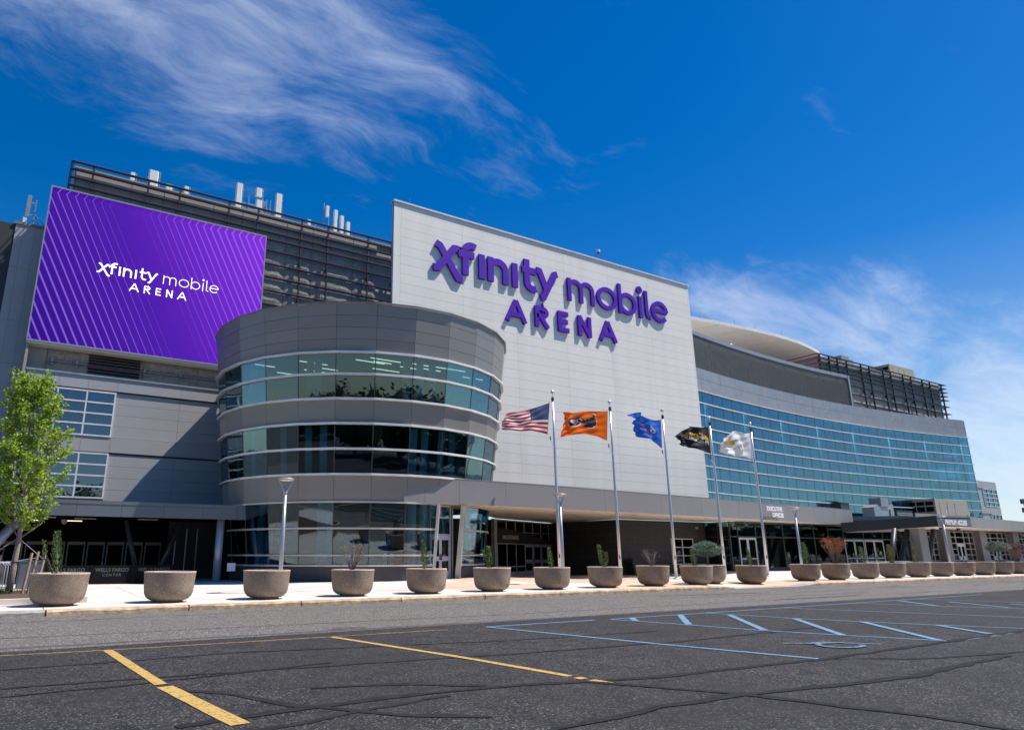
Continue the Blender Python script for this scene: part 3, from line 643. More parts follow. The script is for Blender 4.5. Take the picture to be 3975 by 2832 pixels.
# ---- entrance canopy sweeping right from the rotunda
FZ0, FZ1 = 4.13, 5.42
fx = [(16.9, 31.26), (18.11, 31.18), (20.2, 31.17), (23.3, 31.22), (27.55, 31.45), (31.3, 31.72), (36.9, 32.18), (41.5, 32.6), (46.1, 33.08), (49.5, 33.36), (53.5, 33.72), (57.6, 34.1), (61.4, 34.5), (65, 34.95)]
can = PART('entrance_canopy', MB().poly_z([(x, y+.07) for x, y in fx]+[(66, 40), (50.4, 42), (50, 48), (23, 48), (20, 36)], FZ1-.5, FZ1-.06), M['dark'])
for (a, b), (c, d) in zip(fx, fx[1:]):
    dx = Vector((c-a, d-b, 0)).normalized()*.006
    MB().slab(Vector((a, b, FZ0))+dx, Vector((c, d, FZ0))-dx, Vector((c, d, FZ1))-dx, Vector((a, b, FZ1))+dx, .06).build('fascia_panel', M['grey_band'], can)
    MB().slab(Vector((a, b-.01, FZ1+.003)), Vector((c, d-.01, FZ1+.003)), Vector((c, d-.01, FZ1+.04)), Vector((a, b-.01, FZ1+.04)), .2).build('fascia_cap', M['grey_band'], can)
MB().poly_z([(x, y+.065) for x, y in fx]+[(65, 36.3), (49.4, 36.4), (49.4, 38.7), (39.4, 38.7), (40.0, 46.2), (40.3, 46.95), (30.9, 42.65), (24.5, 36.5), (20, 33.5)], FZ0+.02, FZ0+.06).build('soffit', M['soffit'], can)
for x, y in ((26, 36), (28.6, 37.9), (29.6, 34.4), (31.2, 40.6), (33, 36.2), (34.5, 39.5), (36.4, 34.2), (38.5, 36.2), (42.0, 35.2), (45.2, 36.6), (44, 34.3), (34, 43), (37, 42)):
    MB().lathe([(0.02, FZ0+.004), (.16, FZ0+.004), (.19, FZ0-.012), (.19, FZ0+.019)], 14, (x, y, 0)).build('downlight', M['frame'], can)
# block wall under the canopy
bw = PART('block_wall', MB().box(39.45, 49.35, SWY+.03, 47.2, -.4, FZ0), M['pale_dark'])
nx, nz = 10, 8
for i in range(nx):
    for j in range(nz): face(bw, 'wall_block', M['brick_dark'], 39.45+.99*i, 39.45+.99*(i+1), -.3+.552*j, -.3+.552*(j+1), SWY, .03, .003)
for i in range(8):
    for j in range(nz):
        a, b, z0, z1 = 47.0-1.03*i, 47.0-1.03*(i+1), -.3+.552*j, -.3+.552*(j+1)
        MB().slab((39.42, a-.003, z0+.003), (39.42, b+.003, z0+.003), (39.42, b+.003, z1-.003), (39.42, a-.003, z1-.003), .028).build('wall_block', M['brick_dark'], bw)
x0, x1, zb, zt = 45.15, 47.72, .82, 2.76; fr = MB()
for i in range(3): x = x0+(x1-x0)/2*i; fr.box(x-.04, x+.04, SWY-.05, SWY-.001, zb-.04, zt+.04)
for j in range(4):
    z = zb+(zt-zb)/3*j
    for i in range(2): fr.box(x0+1.285*i+.041, x0+1.285*(i+1)-.041, SWY-.055, SWY-.002, z-.035, z+.035)
fr.build('window_frame', M['whiteframe'], bw)
for i in range(2):
    for j in range(3): face(bw, 'window_pane', glass('dark_glass', (.02,.03,.03), .12, .7, wav=.3) if (i, j) == (0, 0) else bpy.data.materials['dark_glass'], x0+1.285*i+.042, x0+1.285*(i+1)-.042, zb+.647*j+.036, zb+.647*(j+1)-.036, SWY-.02, .012, 0)
MB().box(48.2, 48.42, SWY-.12, SWY-.002, 3.58, 3.74).build('wall_lamp', M['frame'], bw)

# ---- bag entrance glazing, set back at an angle
be = PART('bag_entrance', MB().slab((30.2, 43.3, -.2), (40.4, 47.9, -.2), (40.4, 47.9, 4.1), (30.2, 43.3, 4.1), .1), M['inside'])
bA = Vector((30.9, 42.65, 0)); bu = (Vector((40.3, 46.95, 0))-bA); bL = bu.length; bu.normalize(); bn = Vector((bu.y, -bu.x, 0))
def bs(name, mat, s0, s1, z0, z1, o, t, par):
    p = lambda s, z: bA+bu*s+bn*o+Vector((0, 0, z)); return MB().slab(p(s0, z0), p(s1, z0), p(s1, z1), p(s0, z1), t).build(name, mat, par)
w8 = bL/7.0
bs('post', M['frame'], -.42, -.05, -.1, 4.11, .06, .3, be)
for i in range(8): bs('mullion', M['frame'], w8*i-.045, w8*i+.045, 2.55, 4.11, .03, .08, be)
for i in range(7):
    bs('transom', M['frame'], w8*i+.046, w8*(i+1)-.046, 4.0, 4.1, .02, .07, be); bs('transom', M['frame'], w8*i+.046, w8*(i+1)-.046, 3.18, 3.25, .02, .07, be)
    bs('pane', M['g_store'], w8*i+.047, w8*(i+1)-.047, 3.26, 3.99, -.01, .01, be); bs('pane', M['g_store'], w8*i+.047, w8*(i+1)-.047, 2.56, 3.17, -.01, .01, be)
for i in range(3):
    bs('mullion', M['door'], w8*i, w8*i+.07, -.1, 2.38, .03, .08, be); bs('pane', M['g_store'], w8*i+.071, w8*(i+1)-.001, .72, 2.30, -.01, .01, be); bs('pane', M['g_store'], w8*i+.071, w8*(i+1)-.001, .30, .62, -.01, .01, be)
    bs('transom', M['door'], w8*i+.071, w8*(i+1)-.001, .62, .72, .02, .06, be); bs('transom', M['door'], w8*i+.071, w8*(i+1)-.001, 2.30, 2.38, .02, .06, be); bs('transom', M['door'], w8*i+.071, w8*(i+1)-.001, -.1, .30, .02, .06, be)
for i in range(3, 7): leaf(be, w8*i+.03, w8*(i+1)-.03, -.08, 2.36, bs, hs=1 if i % 2 else -1)
arch = [(-.02, 2.42), (bL, 2.42)]+[(bL*(1-t), 2.45+1.0*math.sin(math.pi*(.5*t))**1.0*(1-(1-t)**2)**.5) for t in [i/14 for i in range(15)]]
am = MB(); pts = [bA+bu*s+Vector((0,0,z)) for s, z in arch]; n = len(pts)
am.add([p+bn*.16 for p in pts]+[p+bn*.05 for p in pts], [tuple(range(n)), tuple(range(2*n-1, n-1, -1))]+[(i, i+n, (i+1) % n+n, (i+1) % n) for i in range(n)])
am.build('arched_sign_band', M['dark'], be)
text('lettering', 'BAG ENTRANCE', .44, bA+bu*.62+bn*.175+Vector((0,0,2.66)), (R(90), 0, math.atan2(bu.y, bu.x)), plain('letter_cream', (.72,.66,.58), .5), be, .012, 'LEFT', .78, .004)

# ---- left canopy over the dark entrance
LY = 37.0
lc = PART('west_canopy', MB().box(-14, 12.0, LY+.08, 46.9, 3.45, 3.95), M['dark'])
lx = [-14+2.12*i for i in range(-0, 12)]+[10.2]
lx = sorted(set([round(x, 3) for x in [-14.0, -11.9, -9.8, -7.7, -5.6, -3.5, -1.45, .55, 2.6, 4.55, 6.5, 8.35, 10.1, 11.05]]))
for a, b in zip(lx, lx[1:]):
    face(lc, 'fascia_panel', M['slate'], a, b, 3.30, 3.86, LY); face(lc, 'fascia_panel', M['slate'], a, b, 3.86, 4.04, LY-.02)
    MB().box(a+.01, b-.01, LY+.07, 46.9, 3.40, 3.44).build('soffit_panel', M['black'], lc)  # underside coloured black for the deep shade beneath the canopy
for x, y in ((1.5, 41), (3.4, 41.5), (3.0, 44.6), (0.9, 44.6), (6.4, 41)): MB().box(x-.5, x+.5, y-.09, y+.09, 3.36, 3.395).build('light_fitting', M['lampglow'] if y > 44 else M['white'], lc)
MB().lathe([(0.14, 3.39), (.14, 3.25), (.08, 3.16), (.005, 3.14)], 14, (2.55, 43.5, 0)).build('dome_camera', M['white'], lc)
wl_ = MB().box(-14, 10.5, 46.6, 46.8, -.2, 3.4).build('back_wall', M['black'], lc)  # shade under the canopy put into the wall's black colour
for i in range(9):
    x = -1.2+1.05*i
    MB().box(x+.06, x+.99, 46.48, 46.55, 2.1, 2.28).build('door_header', M['wingtop'], lc)
    MB().box(x+.06, x+.12, 46.5, 46.56, .1, 2.095).build('door_post', M['steel'], lc); MB().box(x+.93, x+.99, 46.5, 46.56, .1, 2.095).build('door_post', M['steel'], lc)
    MB().box(x+.125, x+.925, 46.55, 46.57, .1, 2.095).build('door_glass', M['black'], lc)  # opaque black in place of glass, carrying the shade in its colour
cyl = MB().tube([(9.42, LY+.45, .1), (9.42, LY+.45, 3.4)], .20, 18).build('column', M['alu_blue'], lc, True)
for a, b in (((6.55, 43.0, 0.1), (5.6, 43.0, 3.4)), ((7.35, 43.0, 0.1), (8.6, 43.0, 3.4)), ((-1.6, 38.2, 0.1), (0.5, 38.2, 3.4))): MB().tube([a, b], .13 if a[0] > 0 else .22, 12).build('raking_column', M['alu_blue'] if a[0] < 0 else M['slate'], lc, True)
bwall = MB().box(9.75, 12.6, 39.4, 39.5, .1, 3.4).build('inner_wall', M['black'], lc)  # black here too, for the shade under the canopy
for x in (8.3, 8.9, 9.5): MB().box(x, x+.05, 43, 43.05, .1, 3.0).build('door_post', M['frame'], lc)

# ---- concave curtain-wall wing
def circ3(a, b, c):
    (ax, ay), (bx, by), (cx, cy) = a, b, c; d = 2*(ax*(by-cy)+bx*(cy-ay)+cx*(ay-by))
    ux = ((ax*ax+ay*ay)*(by-cy)+(bx*bx+by*by)*(cy-ay)+(cx*cx+cy*cy)*(ay-by))/d
    uy = ((ax*ax+ay*ay)*(cx-bx)+(bx*bx+by*by)*(ax-cx)+(cx*cx+cy*cy)*(bx-ax))/d
    return ux, uy, math.hypot(ax-ux, ay-uy)
WX, WYc, WR = circ3((50.35, 39.10), (75.2, 41.19), (101.07, 38.73))
def wy(x, dy=0.0): return WYc+math.sqrt(WR*WR-(x-WX)**2)+dy
NC = 30; wx = [50.35]+[51.55+(101.07-51.55)*i/29 for i in range(30)]
wing = PART('curtain_wall', MB().poly_z([(x, wy(x, .25)) for x in wx]+[(101.0, 48), (50.35, 48)], 5.0, 5.4).poly_z([(x, wy(x, .25)) for x in wx]+[(101.0, 48), (50.35, 48)], 15.3, 15.6), M['inside_lt'])
def wq(name, mat, xa, xb, z0, z1, dy=0.0, t=.06, gap=.01, par=None):
    a, b = Vector((xa, wy(xa, dy), 0)), Vector((xb, wy(xb, dy), 0)); h = (b-a).normalized()*gap; a = a+h; b = b-h
    return MB().slab(a+Vector((0,0,z0+gap)), b+Vector((0,0,z0+gap)), b+Vector((0,0,z1-gap)), a+Vector((0,0,z1-gap)), t).build(name, mat, par or wing)
ZT = [15.67-1.121*i for i in range(9)]+[5.30]
for i in range(NC):
    for z1, z0 in zip(ZT, ZT[1:]): wq('pane', M['g_wing'], wx[i], wx[i+1], z0, z1, 0, .012, .022)
for x in wx: MB().box(x-.014, x+.014, wy(x)-.004, wy(x)+.05, 5.3, 15.67).build('mullion', M['mullion'], wing)
def wrail(name, z, h, d, mat, dy=0.0, x0=None, x1=None, par=None):
    m = MB(); X = [x for x in wx if (x0 is None or x >= x0) and (x1 is None or x <= x1)]
    if x1 is not None: X.append(x1)
    for x in X: m.v += [(x, wy(x, dy)+.02, z), (x, wy(x, dy)-d, z), (x, wy(x, dy)-d, z+h), (x, wy(x, dy)+.02, z+h)]
    n = len(X)-1; m.f += [(4*i+k, 4*i+4+k, 4*i+4+(k+1) % 4, 4*i+(k+1) % 4) for i in range(n) for k in range(4)]+[(0,1,2,3), (4*n+3, 4*n+2, 4*n+1, 4*n)]
    return m.build(name, mat, par or wing)
for z in ZT[:-1]: wrail('transom', z-.045, .09, .17, M['rail'])
for i in list(range(1, NC, 2)):
    a, b = wx[i], wx[min(i+2, NC)]
    wq('fascia_panel', M['wingtop'], a, b, 15.80, 16.85, -.02); wq('fascia_panel', M['wingtop'], a, b, 16.85, 17.80, -.02)
wq('fascia_panel', M['wingtop'], wx[0], wx[1], 15.80, 16.85, -.02); wq('fascia_panel', M['wingtop'], wx[0], wx[1], 16.85, 17.80, -.02)
wrail('coping', 17.805, .09, .12, M['wingtop'], .25)
MB().box(100.9, 101.07, 38.75, 48, 5, 15.6).build('side_wall', M['g_wing'], wing); MB().box(100.95, 101.09, 38.72, 48, 15.8, 17.8).build('fascia_panel', M['wingtop'], wing)
back = MB(); X = wx
for x in X: back.v += [(x, wy(x, 4.2), 5.4), (x, wy(x, 4.2), 15.3)]
back.f += [(2*i, 2*i+2, 2*i+3, 2*i+1) for i in range(len(X)-1)]; back.build('back_wall', M['inside_lt'], wing)
for i in range(1, NC, 4):
    x = wx[i]+.8; MB().tube([(x, wy(x, .52), 5.4), (x, wy(x, .52), 15.3)], .42, 12).build('column', M['white'], wing, True)
for z in (9.0, 12.4):
    m = MB().poly_z([(x, wy(x, 1.6)) for x in wx]+[(101, 45), (50.4, 45)], z-.2, z); m.build('floor_edge', M['inside_lt'], wing)
    wrail('balustrade', z, .9, .03, M['inside'], 1.65)
for k in range(40):
    x = random.uniform(66, 99); z = 9.0; MB().box(x-.25, x+.25, wy(x, 2.4), wy(x, 2.7), z, z+random.uniform(.6, 1.2)).build('furniture', M['white'] if k % 3 else M['inside'], wing)
# grey louvre screen on top of the wing
LX1 = 80.5
lou = PART('louvre_screen', MB(), M['louver']) if False else None
lb = MB(); X = [x for x in wx if x < LX1]+[LX1]
for x in X: lb.v += [(x, wy(x, .75), 17.7), (x, wy(x, .75), 21.4)]
lb.f += [(2*i, 2*i+2, 2*i+3, 2*i+1) for i in range(len(X)-1)]
lou = PART('louvre_screen', lb, M['louver_back'])
sl = MB(); NS = 30
for k in range(NS):
    z = 17.95+k*(3.25/NS); o = len(sl.v)
    for x in X: sl.v += [(x, wy(x, .42), z), (x, wy(x, .42), z+.035), (x, wy(x, .60), z+.095), (x, wy(x, .60), z+.06)]
    n = len(X)-1; sl.f += [(o+4*i+k2, o+4*i+4+k2, o+4*i+4+(k2+1) % 4, o+4*i+(k2+1) % 4) for i in range(n) for k2 in range(4)]
tag(sl.build('slats', M['louver'], lou), kind='stuff')
wrail('frame', 21.20, .36, .12, M['wingtop'], .45, None, LX1, lou); wrail('frame', 17.72, .16, .10, M['frame'], .45, None, LX1, lou)
MB().box(LX1, LX1+.32, wy(LX1, .30), wy(LX1, .9), 17.7, 21.56).build('frame', M['wingtop'], lou)
for x in X[1:-1:2]: MB().box(x-.05, x+.05, wy(x, .61), wy(x, .70), 17.8, 21.2).build('post', M['louver'], lou)
for x, s in ((57.2, .8), (62.4, 1.0)):
    MB().tube([(x-1.4*s, 43.5, 21.6), (x-.8*s, 43.5, 22.25+.2*s), (x, 43.5, 22.4+.3*s), (x+.55*s, 43.5, 22.1+.2*s), (x+.75*s, 43.5, 21.3)], .33*s, 14).build('roof_vent', M['white'], lou, True)
# ---- stone-clad plant block on the right with steel slats
st2 = PART('plant_block', MB().box(87.6, 119.9, SY+.12, 56, 16.5, 26.6), M['stone_smooth'])
sxs = [87.65]; k = 0
while sxs[-1] < 119.5: sxs.append(sxs[-1]+(2.15 if k % 2 == 0 else 3.5)); k += 1
sxs[-1] = 119.9
for a, b in zip(sxs, sxs[1:]):
    for j, (z0, z1) in enumerate(zip([17.4+1.04*i for i in range(9)], [17.4+1.04*i for i in range(1, 10)])):
        if z1 > 26: continue
        m = MB(); n = 5; kk = 2; rr = random.Random(int(a*10)+j*77+5); vs = []; f = []
        for p in range(n+1):
            for q in range(kk+1):
                e = p in (0, n) or q in (0, kk)
                vs.append((a+.02+(b-a-.04)*p/n, SY+(0.06 if e else rr.uniform(-.018, .012)), z0+.015+(z1-z0-.03)*q/kk))
        for p in range(n):
            for q in range(kk): f.append((p*(kk+1)+q, (p+1)*(kk+1)+q, (p+1)*(kk+1)+q+1, p*(kk+1)+q+1))
        m.add(vs, f).build('stone_block', M['stone'], st2)
    MB().box(a+.02, b-.02, SY-.02, SY+.115, 25.75, 26.55).build('stone_block', M['stone_smooth'], st2)
MB().box(87.55, 119.95, SY-.04, 56, 26.605, 26.72).build('coping', M['stone_smooth'], st2)
for z in (26.85, 26.25, 25.63, 25.03, 24.40, 23.38, 22.25, 21.1, 20.0):
    MB().box(87.15, 120.2, slY-.07, slY+.08, z-.07, z+.05).build('slat', M['slat'], st2); MB().box(87.15, 121.6, slY-.095, slY-.082, z+.01, z+.05).build('slat_lip', M['slat'], st2)
    MB().add([(120.2, slY-.08, z-.04), (121.6, slY-.06, z), (120.2, SY+2, z-.04), (120.2, slY-.08, z+.05), (121.6, slY-.06, z+.04), (120.2, SY+2, z+.05)], [(2,1,0), (3,4,5), (0,1,4,3), (1,2,5,4), (2,0,3,5)]).build('slat', M['slat'], st2)
    MB().box(86.85, 87.14, slY-.07, SY+7, z-.04, z+.05).build('slat', M['slat_red'], st2)
for x in (87.3, 89.5, 91.46, 93.65, 97.21, 99.31, 102.98, 105.02, 108.44, 110.72, 114.09, 116.37, 119.94):
    MB().box(x-.075, x+.075, slY-.06, slY+.12, 17, 26.9).build('slat_post', M['slat'], st2)
    for z in (26.0, 23.0): MB().box(x-.05, x+.05, slY+.13, SY-.005, z-.12, z+.12).build('bracket', M['slat'], st2)
MB().box(87.3, 120.0, SY+.02, SY+7, 16.0, 17.3).build('base_wall', M['stone_smooth'], st2)
# ---- great roof with white eaves
ev = [(-40, 110), (-28, 96), (-16, 83.5), (-4.5, 74.0), (8, 67.5), (25, 61.5), (42, 58), (58, 56.2), (72, 55.4), (77, 54.8), (82, 54.35), (88, 54.1), (94, 54.4), (97.4, 54.95), (101, 55.7), (106, 57.6), (112, 61), (120, 68), (128, 80), (130, 95)]
rm = MB(); N = len(ev)
def inset(k): return [(x+(45-x)*k, y+(130-y)*k) for x, y in ev]
i1 = inset(.075); i2 = inset(.5)
for (x, y), (a, b), (c, d) in zip(ev, i1, i2): rm.v += [(x, y, 31.0), (x, y, 31.45), (a, b, 32.0), (c, d, 36)]
rm.f += [(4*i+k, 4*i+4+k, 4*i+5+k, 4*i+1+k) for i in range(N-1) for k in range(3)]
roof = PART('roof', rm, M['eave_white'])
um = MB(); 
for i in range(N-1):
    n = max(1, int(math.hypot(ev[i+1][0]-ev[i][0], ev[i+1][1]-ev[i][1])/3.0))
    for k in range(n):
        t0, t1 = (k+.015)/n, (k+.985)/n; L = lambda P, t: (P[i][0]+(P[i+1][0]-P[i][0])*t, P[i][1]+(P[i+1][1]-P[i][1])*t)
        a, b, c, d = L(ev, t0), L(ev, t1), L(i1, t1), L(i1, t0)
        MB().slab((*d, 30.9), (*c, 30.9), (*b, 30.99), (*a, 30.99), .03).build('soffit_panel', M['eave_under'], roof)
wm = MB()
for a, b in i1: wm.v += [(a, b, 14), (a, b, 31.4)]
wm.f += [(2*i, 2*i+2, 2*i+3, 2*i+1) for i in range(N-1)]; wm.build('clerestory_wall', M['wall_lt'], roof)
for x, y in ((74.5, 55.2), (80, 54.6), (84, 54.3), (90, 54.3)): MB().tube([(x, y+.1, 31.45), (x, y+.1, 32.1)], .03, 5).build('lightning_rod', M['steel'], roof)
PART('bounce_roof', MB().poly_z([(x, wy(x, 1.2)) for x in wx if x < 87]+[(87, 62), (50.4, 66)], 17.3, 17.5), M['eave_white'])  # unseen pale roof sheet, added to bounce light up under the eaves
# ---- executive lobby glazing
EY = 36.4
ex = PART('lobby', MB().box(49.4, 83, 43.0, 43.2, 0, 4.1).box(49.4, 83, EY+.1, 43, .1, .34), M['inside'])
def ef(name, mat, x0, x1, z0, z1, dy=0, t=.05): return MB().slab((x0, EY+dy, z0), (x1, EY+dy, z0), (x1, EY+dy, z1), (x0, EY+dy, z1), t).build(name, mat, ex)
exm = [49.35, 50.35, 52.68, 53.97, 56.4, 58.6, 60.95, 63.2, 65.6, 69.0, 72.4, 74.6, 76.8, 79.0, 81.2]
for x in exm: ef('mullion', M['mullion'], x-.045, x+.045, .2, 4.12, -.04, .12)
for a, b in zip(exm, exm[1:]):
    isdoor = a in (50.35, 65.6, 69.0)
    ef('pane', M['g_store'], a+.046, b-.046, 3.0, 4.02, 0, .012)
    for z0, z1 in ((2.90, 2.99), (4.025, 4.12)): ef('transom', M['mullion'], a+.046, b-.046, z0, z1, -.02, .08)
    if not isdoor:
        ef('pane', M['g_store'], a+.046, b-.046, .53, 2.89, 0, .012); ef('transom', M['mullion'], a+.046, b-.046, .25, .52, -.02, .08)
    else:
        fn = lambda name, mat, s0, s1, z0, z1, o, t, par: MB().slab((s0, EY-.03-o, z0), (s1, EY-.03-o, z0), (s1, EY-.03-o, z1), (s0, EY-.03-o, z1), t).build(name, mat, par)
        mid = (a+b)/2
        for s0, s1, hs in ((a+.05, mid-.01, 1), (mid+.01, b-.05, -1)):
            sw_ = .13
            fn('door_stile', M['door'], s0, s0+sw_, .32, 2.88, 0, .05, ex); fn('door_stile', M['door'], s1-sw_, s1, .32, 2.88, 0, .05, ex)
            for z0, z1 in ((.32, .55), (1.2, 1.26), (2.72, 2.88)): fn('door_rail', M['door'], s0+sw_+.001, s1-sw_-.001, z0, z1, -.002, .045, ex)
            fn('door_glass', M['g_store'], s0+sw_+.001, s1-sw_-.001, .551, 1.199, -.02, .01, ex); fn('door_glass', M['g_store'], s0+sw_+.001, s1-sw_-.001, 1.261, 2.719, -.02, .01, ex)
            hx = s1-.06 if hs > 0 else s0+.06; fn('door_handle', M['steel'], hx-.02, hx+.02, 1.1, 1.5, .06, .03, ex)
for a, b in ((EY+.1, EY+1.1), (EY+1.1, SWY-.02)):
    for z0, z1 in ((.35, 1.5), (1.56, 2.9), (2.96, 4.05)): MB().slab((49.34, b-.03, z0), (49.34, a+.03, z0), (49.34, a+.03, z1), (49.34, b-.03, z1), .012).build('pane', M['g_store'], ex)
    MB().box(49.28, 49.38, b-.028, b+.028, .1, 4.12).build('mullion', M['mullion'], ex)
for z in (1.5, 2.9, 4.05): MB().box(49.30, 49.37, EY+.1, SWY-.06, z+.002, z+.058).build('transom', M['mullion'], ex)
for x in (51.6, 55, 59.6, 62.2, 68, 74): MB().box(x-.35, x+.35, 39.4, 39.9, .34, 4.1).build('inner_pier', M['inside_lt'], ex)
for x0, x1, z0, z1 in ((53.5, 55.6, .35, 2.6), (57.4, 59.2, .4, 3.0), (61, 64, .35, 2.2)): MB().box(x0, x1, 42.6, 42.95, z0, z1).build('wall_panel', M['wall_lt'], ex)
MB().box(53.6, 54.4, 40.0, 40.5, .34, 1.3).build('desk', M['white'], ex)
MB().box(61, 61.1, 41, 41.1, 2.2, 2.4).build('pendant', M['lampglow'], ex)
# ---- east arcade: piers, window grids and the long fascia
ar = PART('arcade', MB().box(76, 140, 39.5, 39.7, 0, 4.3), M['inside'])
fx2 = [(70.6, 32.3), (76, 32.3), (83.3, 32.75), (89, 33.3), (95, 33.9), (101, 34.5), (108, 35.3), (116, 36.2), (126, 37.4), (138, 39)]
for (a, b), (c, d) in zip(fx2, fx2[1:]): MB().slab((a+.01, b, 4.13), (c-.01, d, 4.13), (c-.01, d, 5.2), (a+.01, b, 5.2), .06).build('fascia_panel', M['grey_band'], ar)
MB().poly_z([(x, y+.07) for x, y in fx2]+[(138, 42), (70.6, 42)], 4.15, 4.19).build('soffit', M['soffit'], ar)
MB().poly_z([(x, y+.07) for x, y in fx2]+[(140, 48), (66, 48), (66, 36)], 4.6, 4.95).build('roof_deck', M['louver'], ar)
PX = [76.5, 85.05, 93.6, 102.2, 110.9, 119.6]
for x in PX: MB().box(x, x+1.65, 36.55, 37.3, .1, 4.14).build('pier', M['grey_band'], ar)
for a, b in zip(PX, PX[1:]):
    x0, x1 = a+1.66, b-.01; k = (x1-x0)/6.9; cx = [x0+.05, x0+1.15*k, x0+2.55*k, x0+4.45*k, x0+5.75*k, x1-.05]; cz = [.92, 1.52, 2.13, 2.74, 3.38, 3.95]; AY = 37.25
    for i, x in enumerate(cx): MB().box(x-.04, x+.04, AY-.08, AY+.05, .85, 4.1).build('muntin', M['frame'], ar)
    for i in range(5):
        for j in range(5):
            if i == 2 and j < 3: continue
            MB().slab((cx[i]+.041, AY, cz[j]+.035), (cx[i+1]-.041, AY, cz[j]+.035), (cx[i+1]-.041, AY, cz[j+1]-.035), (cx[i]+.041, AY, cz[j+1]-.035), .012).build('pane', M['g_store'], ar)
        for j, z in enumerate(cz):
            if i == 2 and j < 3: continue
            MB().box(cx[i]+.041, cx[i+1]-.041, AY-.07, AY+.04, z-.034, z+.034).build('muntin', M['frame'], ar)
    fn2 = lambda name, mat, s0, s1, z0, z1, o, t, par: MB().slab((s0, AY-.03-o, z0), (s1, AY-.03-o, z0), (s1, AY-.03-o, z1), (s0, AY-.03-o, z1), t).build(name, mat, par)
    mid = (cx[2]+cx[3])/2
    for s0, s1, hs in ((cx[2]+.05, mid-.01, 1), (mid+.01, cx[3]-.05, -1)):
        sw_ = .14
        fn2('door_stile', M['whiteframe'], s0, s0+sw_, .3, 2.69, 0, .05, ar); fn2('door_stile', M['whiteframe'], s1-sw_, s1, .3, 2.69, 0, .05, ar)
        for z0, z1 in ((.3, .55), (.95, 1.35), (2.4, 2.69)): fn2('door_rail', M['whiteframe'], s0+sw_+.001, s1-sw_-.001, z0, z1, -.002, .045, ar)
        fn2('door_glass', M['g_store'], s0+sw_+.001, s1-sw_-.001, .551, .949, -.02, .01, ar); fn2('door_glass', M['g_store'], s0+sw_+.001, s1-sw_-.001, 1.351, 2.399, -.02, .01, ar)
        hx = s1-.07 if hs > 0 else s0+.07; fn2('door_handle', M['dark'], hx-.03, hx+.03, 1.0, 1.3, .06, .03, ar)
    MB().box(x0, x1, AY-.05, AY+.2, -.1, .84).build('plinth', M['brick_dark'], ar)
# ---- premium entrance canopy, a tilted wedge on raking legs
pc = PART('premium_canopy', MB().add([(64.5,28,3.76),(70.5,28,3.86),(70.5,34.6,3.6),(62.3,34.6,3.42),(64.5,28,4.62),(70.5,28,4.72),(70.5,34.6,4.4),(62.3,34.6,4.23)],
    [(3,2,1,0),(4,5,6,7),(0,1,5,4),(1,2,6,5),(2,3,7,6),(3,0,4,7)]), M['slat'])
MB().slab((64.56,27.96,4.50),(70.44,27.96,4.60),(70.44,27.96,4.70),(64.56,27.96,4.61),.03).build('top_band', M['grey'], pc)
MB().slab((64.56,27.97,3.80),(70.44,27.97,3.90),(70.44,27.97,4.49),(64.56,27.97,4.40),.03).build('fascia_panel', M['slate'], pc)
text('lettering', 'PREMIUM ACCESS', .56, (65.55, 27.86, 3.93), (R(90), 0, 0), M['white'], pc, .03, 'LEFT', .86, .012)
MB().slab((62.5,34.4,3.40),(70.4,34.4,3.58),(70.4,28.1,3.84),(64.6,28.1,3.74),.02).build('soffit', M['soffit'], pc)
MB().box(64.75, 66.05, 29.6, 30.4, .1, 3.9).build('pier', M['grey'], pc)
for a, b in (((61.0, 30.5, .1), (59.22+3.6, 30.5, 3.6)), ((62.3, 30.5, .1), (64.92, 30.5, 3.62)), ((67.0, 30.5, .1), (69.36, 30.5, 3.68)), ((70.3, 33, .1), (68.4, 33, 3.5))):
    MB().tube([a, b], .21, 12).build('raking_column', M['slat'], pc, True)
for x in (65.95, 68.55): MB().box(x-.16, x+.16, 30.85, 31.15, .1, 2.42).build('blue_post', plain('navy_panel', (.012, .03, .10), .5) if x < 67 else bpy.data.materials['navy_panel'], pc)
for x, y in ((65.9, 28.4), (69.4, 28.6)): MB().lathe([(.14, 3.72), (.14, 3.62), (.09, 3.52), (.005, 3.49)], 12, (x, y, 0)).build('dome_camera', M['dark'], pc)
# ---- far east block
fb = PART('east_block', MB().box(122, 137.1, 50.06, 60, 0, 12.8), M['grey'])
def ff(name, mat, x0, x1, z0, z1, y=50.0, t=.05): return MB().slab((x0, y, z0), (x1, y, z0), (x1, y, z1), (x0, y, z1), t).build(name, mat, fb)
for a, b in ((122, 127), (127, 132.2), (132.2, 137.15)):
    ff('wall_panel', M['grey_light'], a+.01, b-.01, 11.75, 12.9, 49.9); ff('wall_panel', M['grey_light'], a+.01, b-.01, 7.8, 8.85, 49.9)
ff('wall_panel', M['grey_light'], 122, 131.9, 8.86, 11.74); ff('wall_panel', M['grey_light'], 122, 133.2, 5, 7.79)
for c0, c1, zz in ((132.0, 137.05, [8.95, 9.62, 10.3, 10.98, 11.66]), (133.3, 137.05, [5.6, 6.7, 7.7])):
    for i in range(4): x = c0+(c1-c0)*i/3; MB().box(x-.06, x+.06, 49.9, 50.03, zz[0], zz[-1]).build('window_frame', M['whiteframe'], fb)
    for j, (z0, z1) in enumerate(zip(zz, zz[1:])):
        for i in range(3): ff('window_pane', M['g_wing'], c0+(c1-c0)*i/3+.07, c0+(c1-c0)*(i+1)/3-.07, z0+.05, z1-.05, 49.98, .02)
    for z in zz: MB().box(c0, c1, 49.85, 49.89, z-.05, z+.05).build('window_frame', M['whiteframe'], fb)

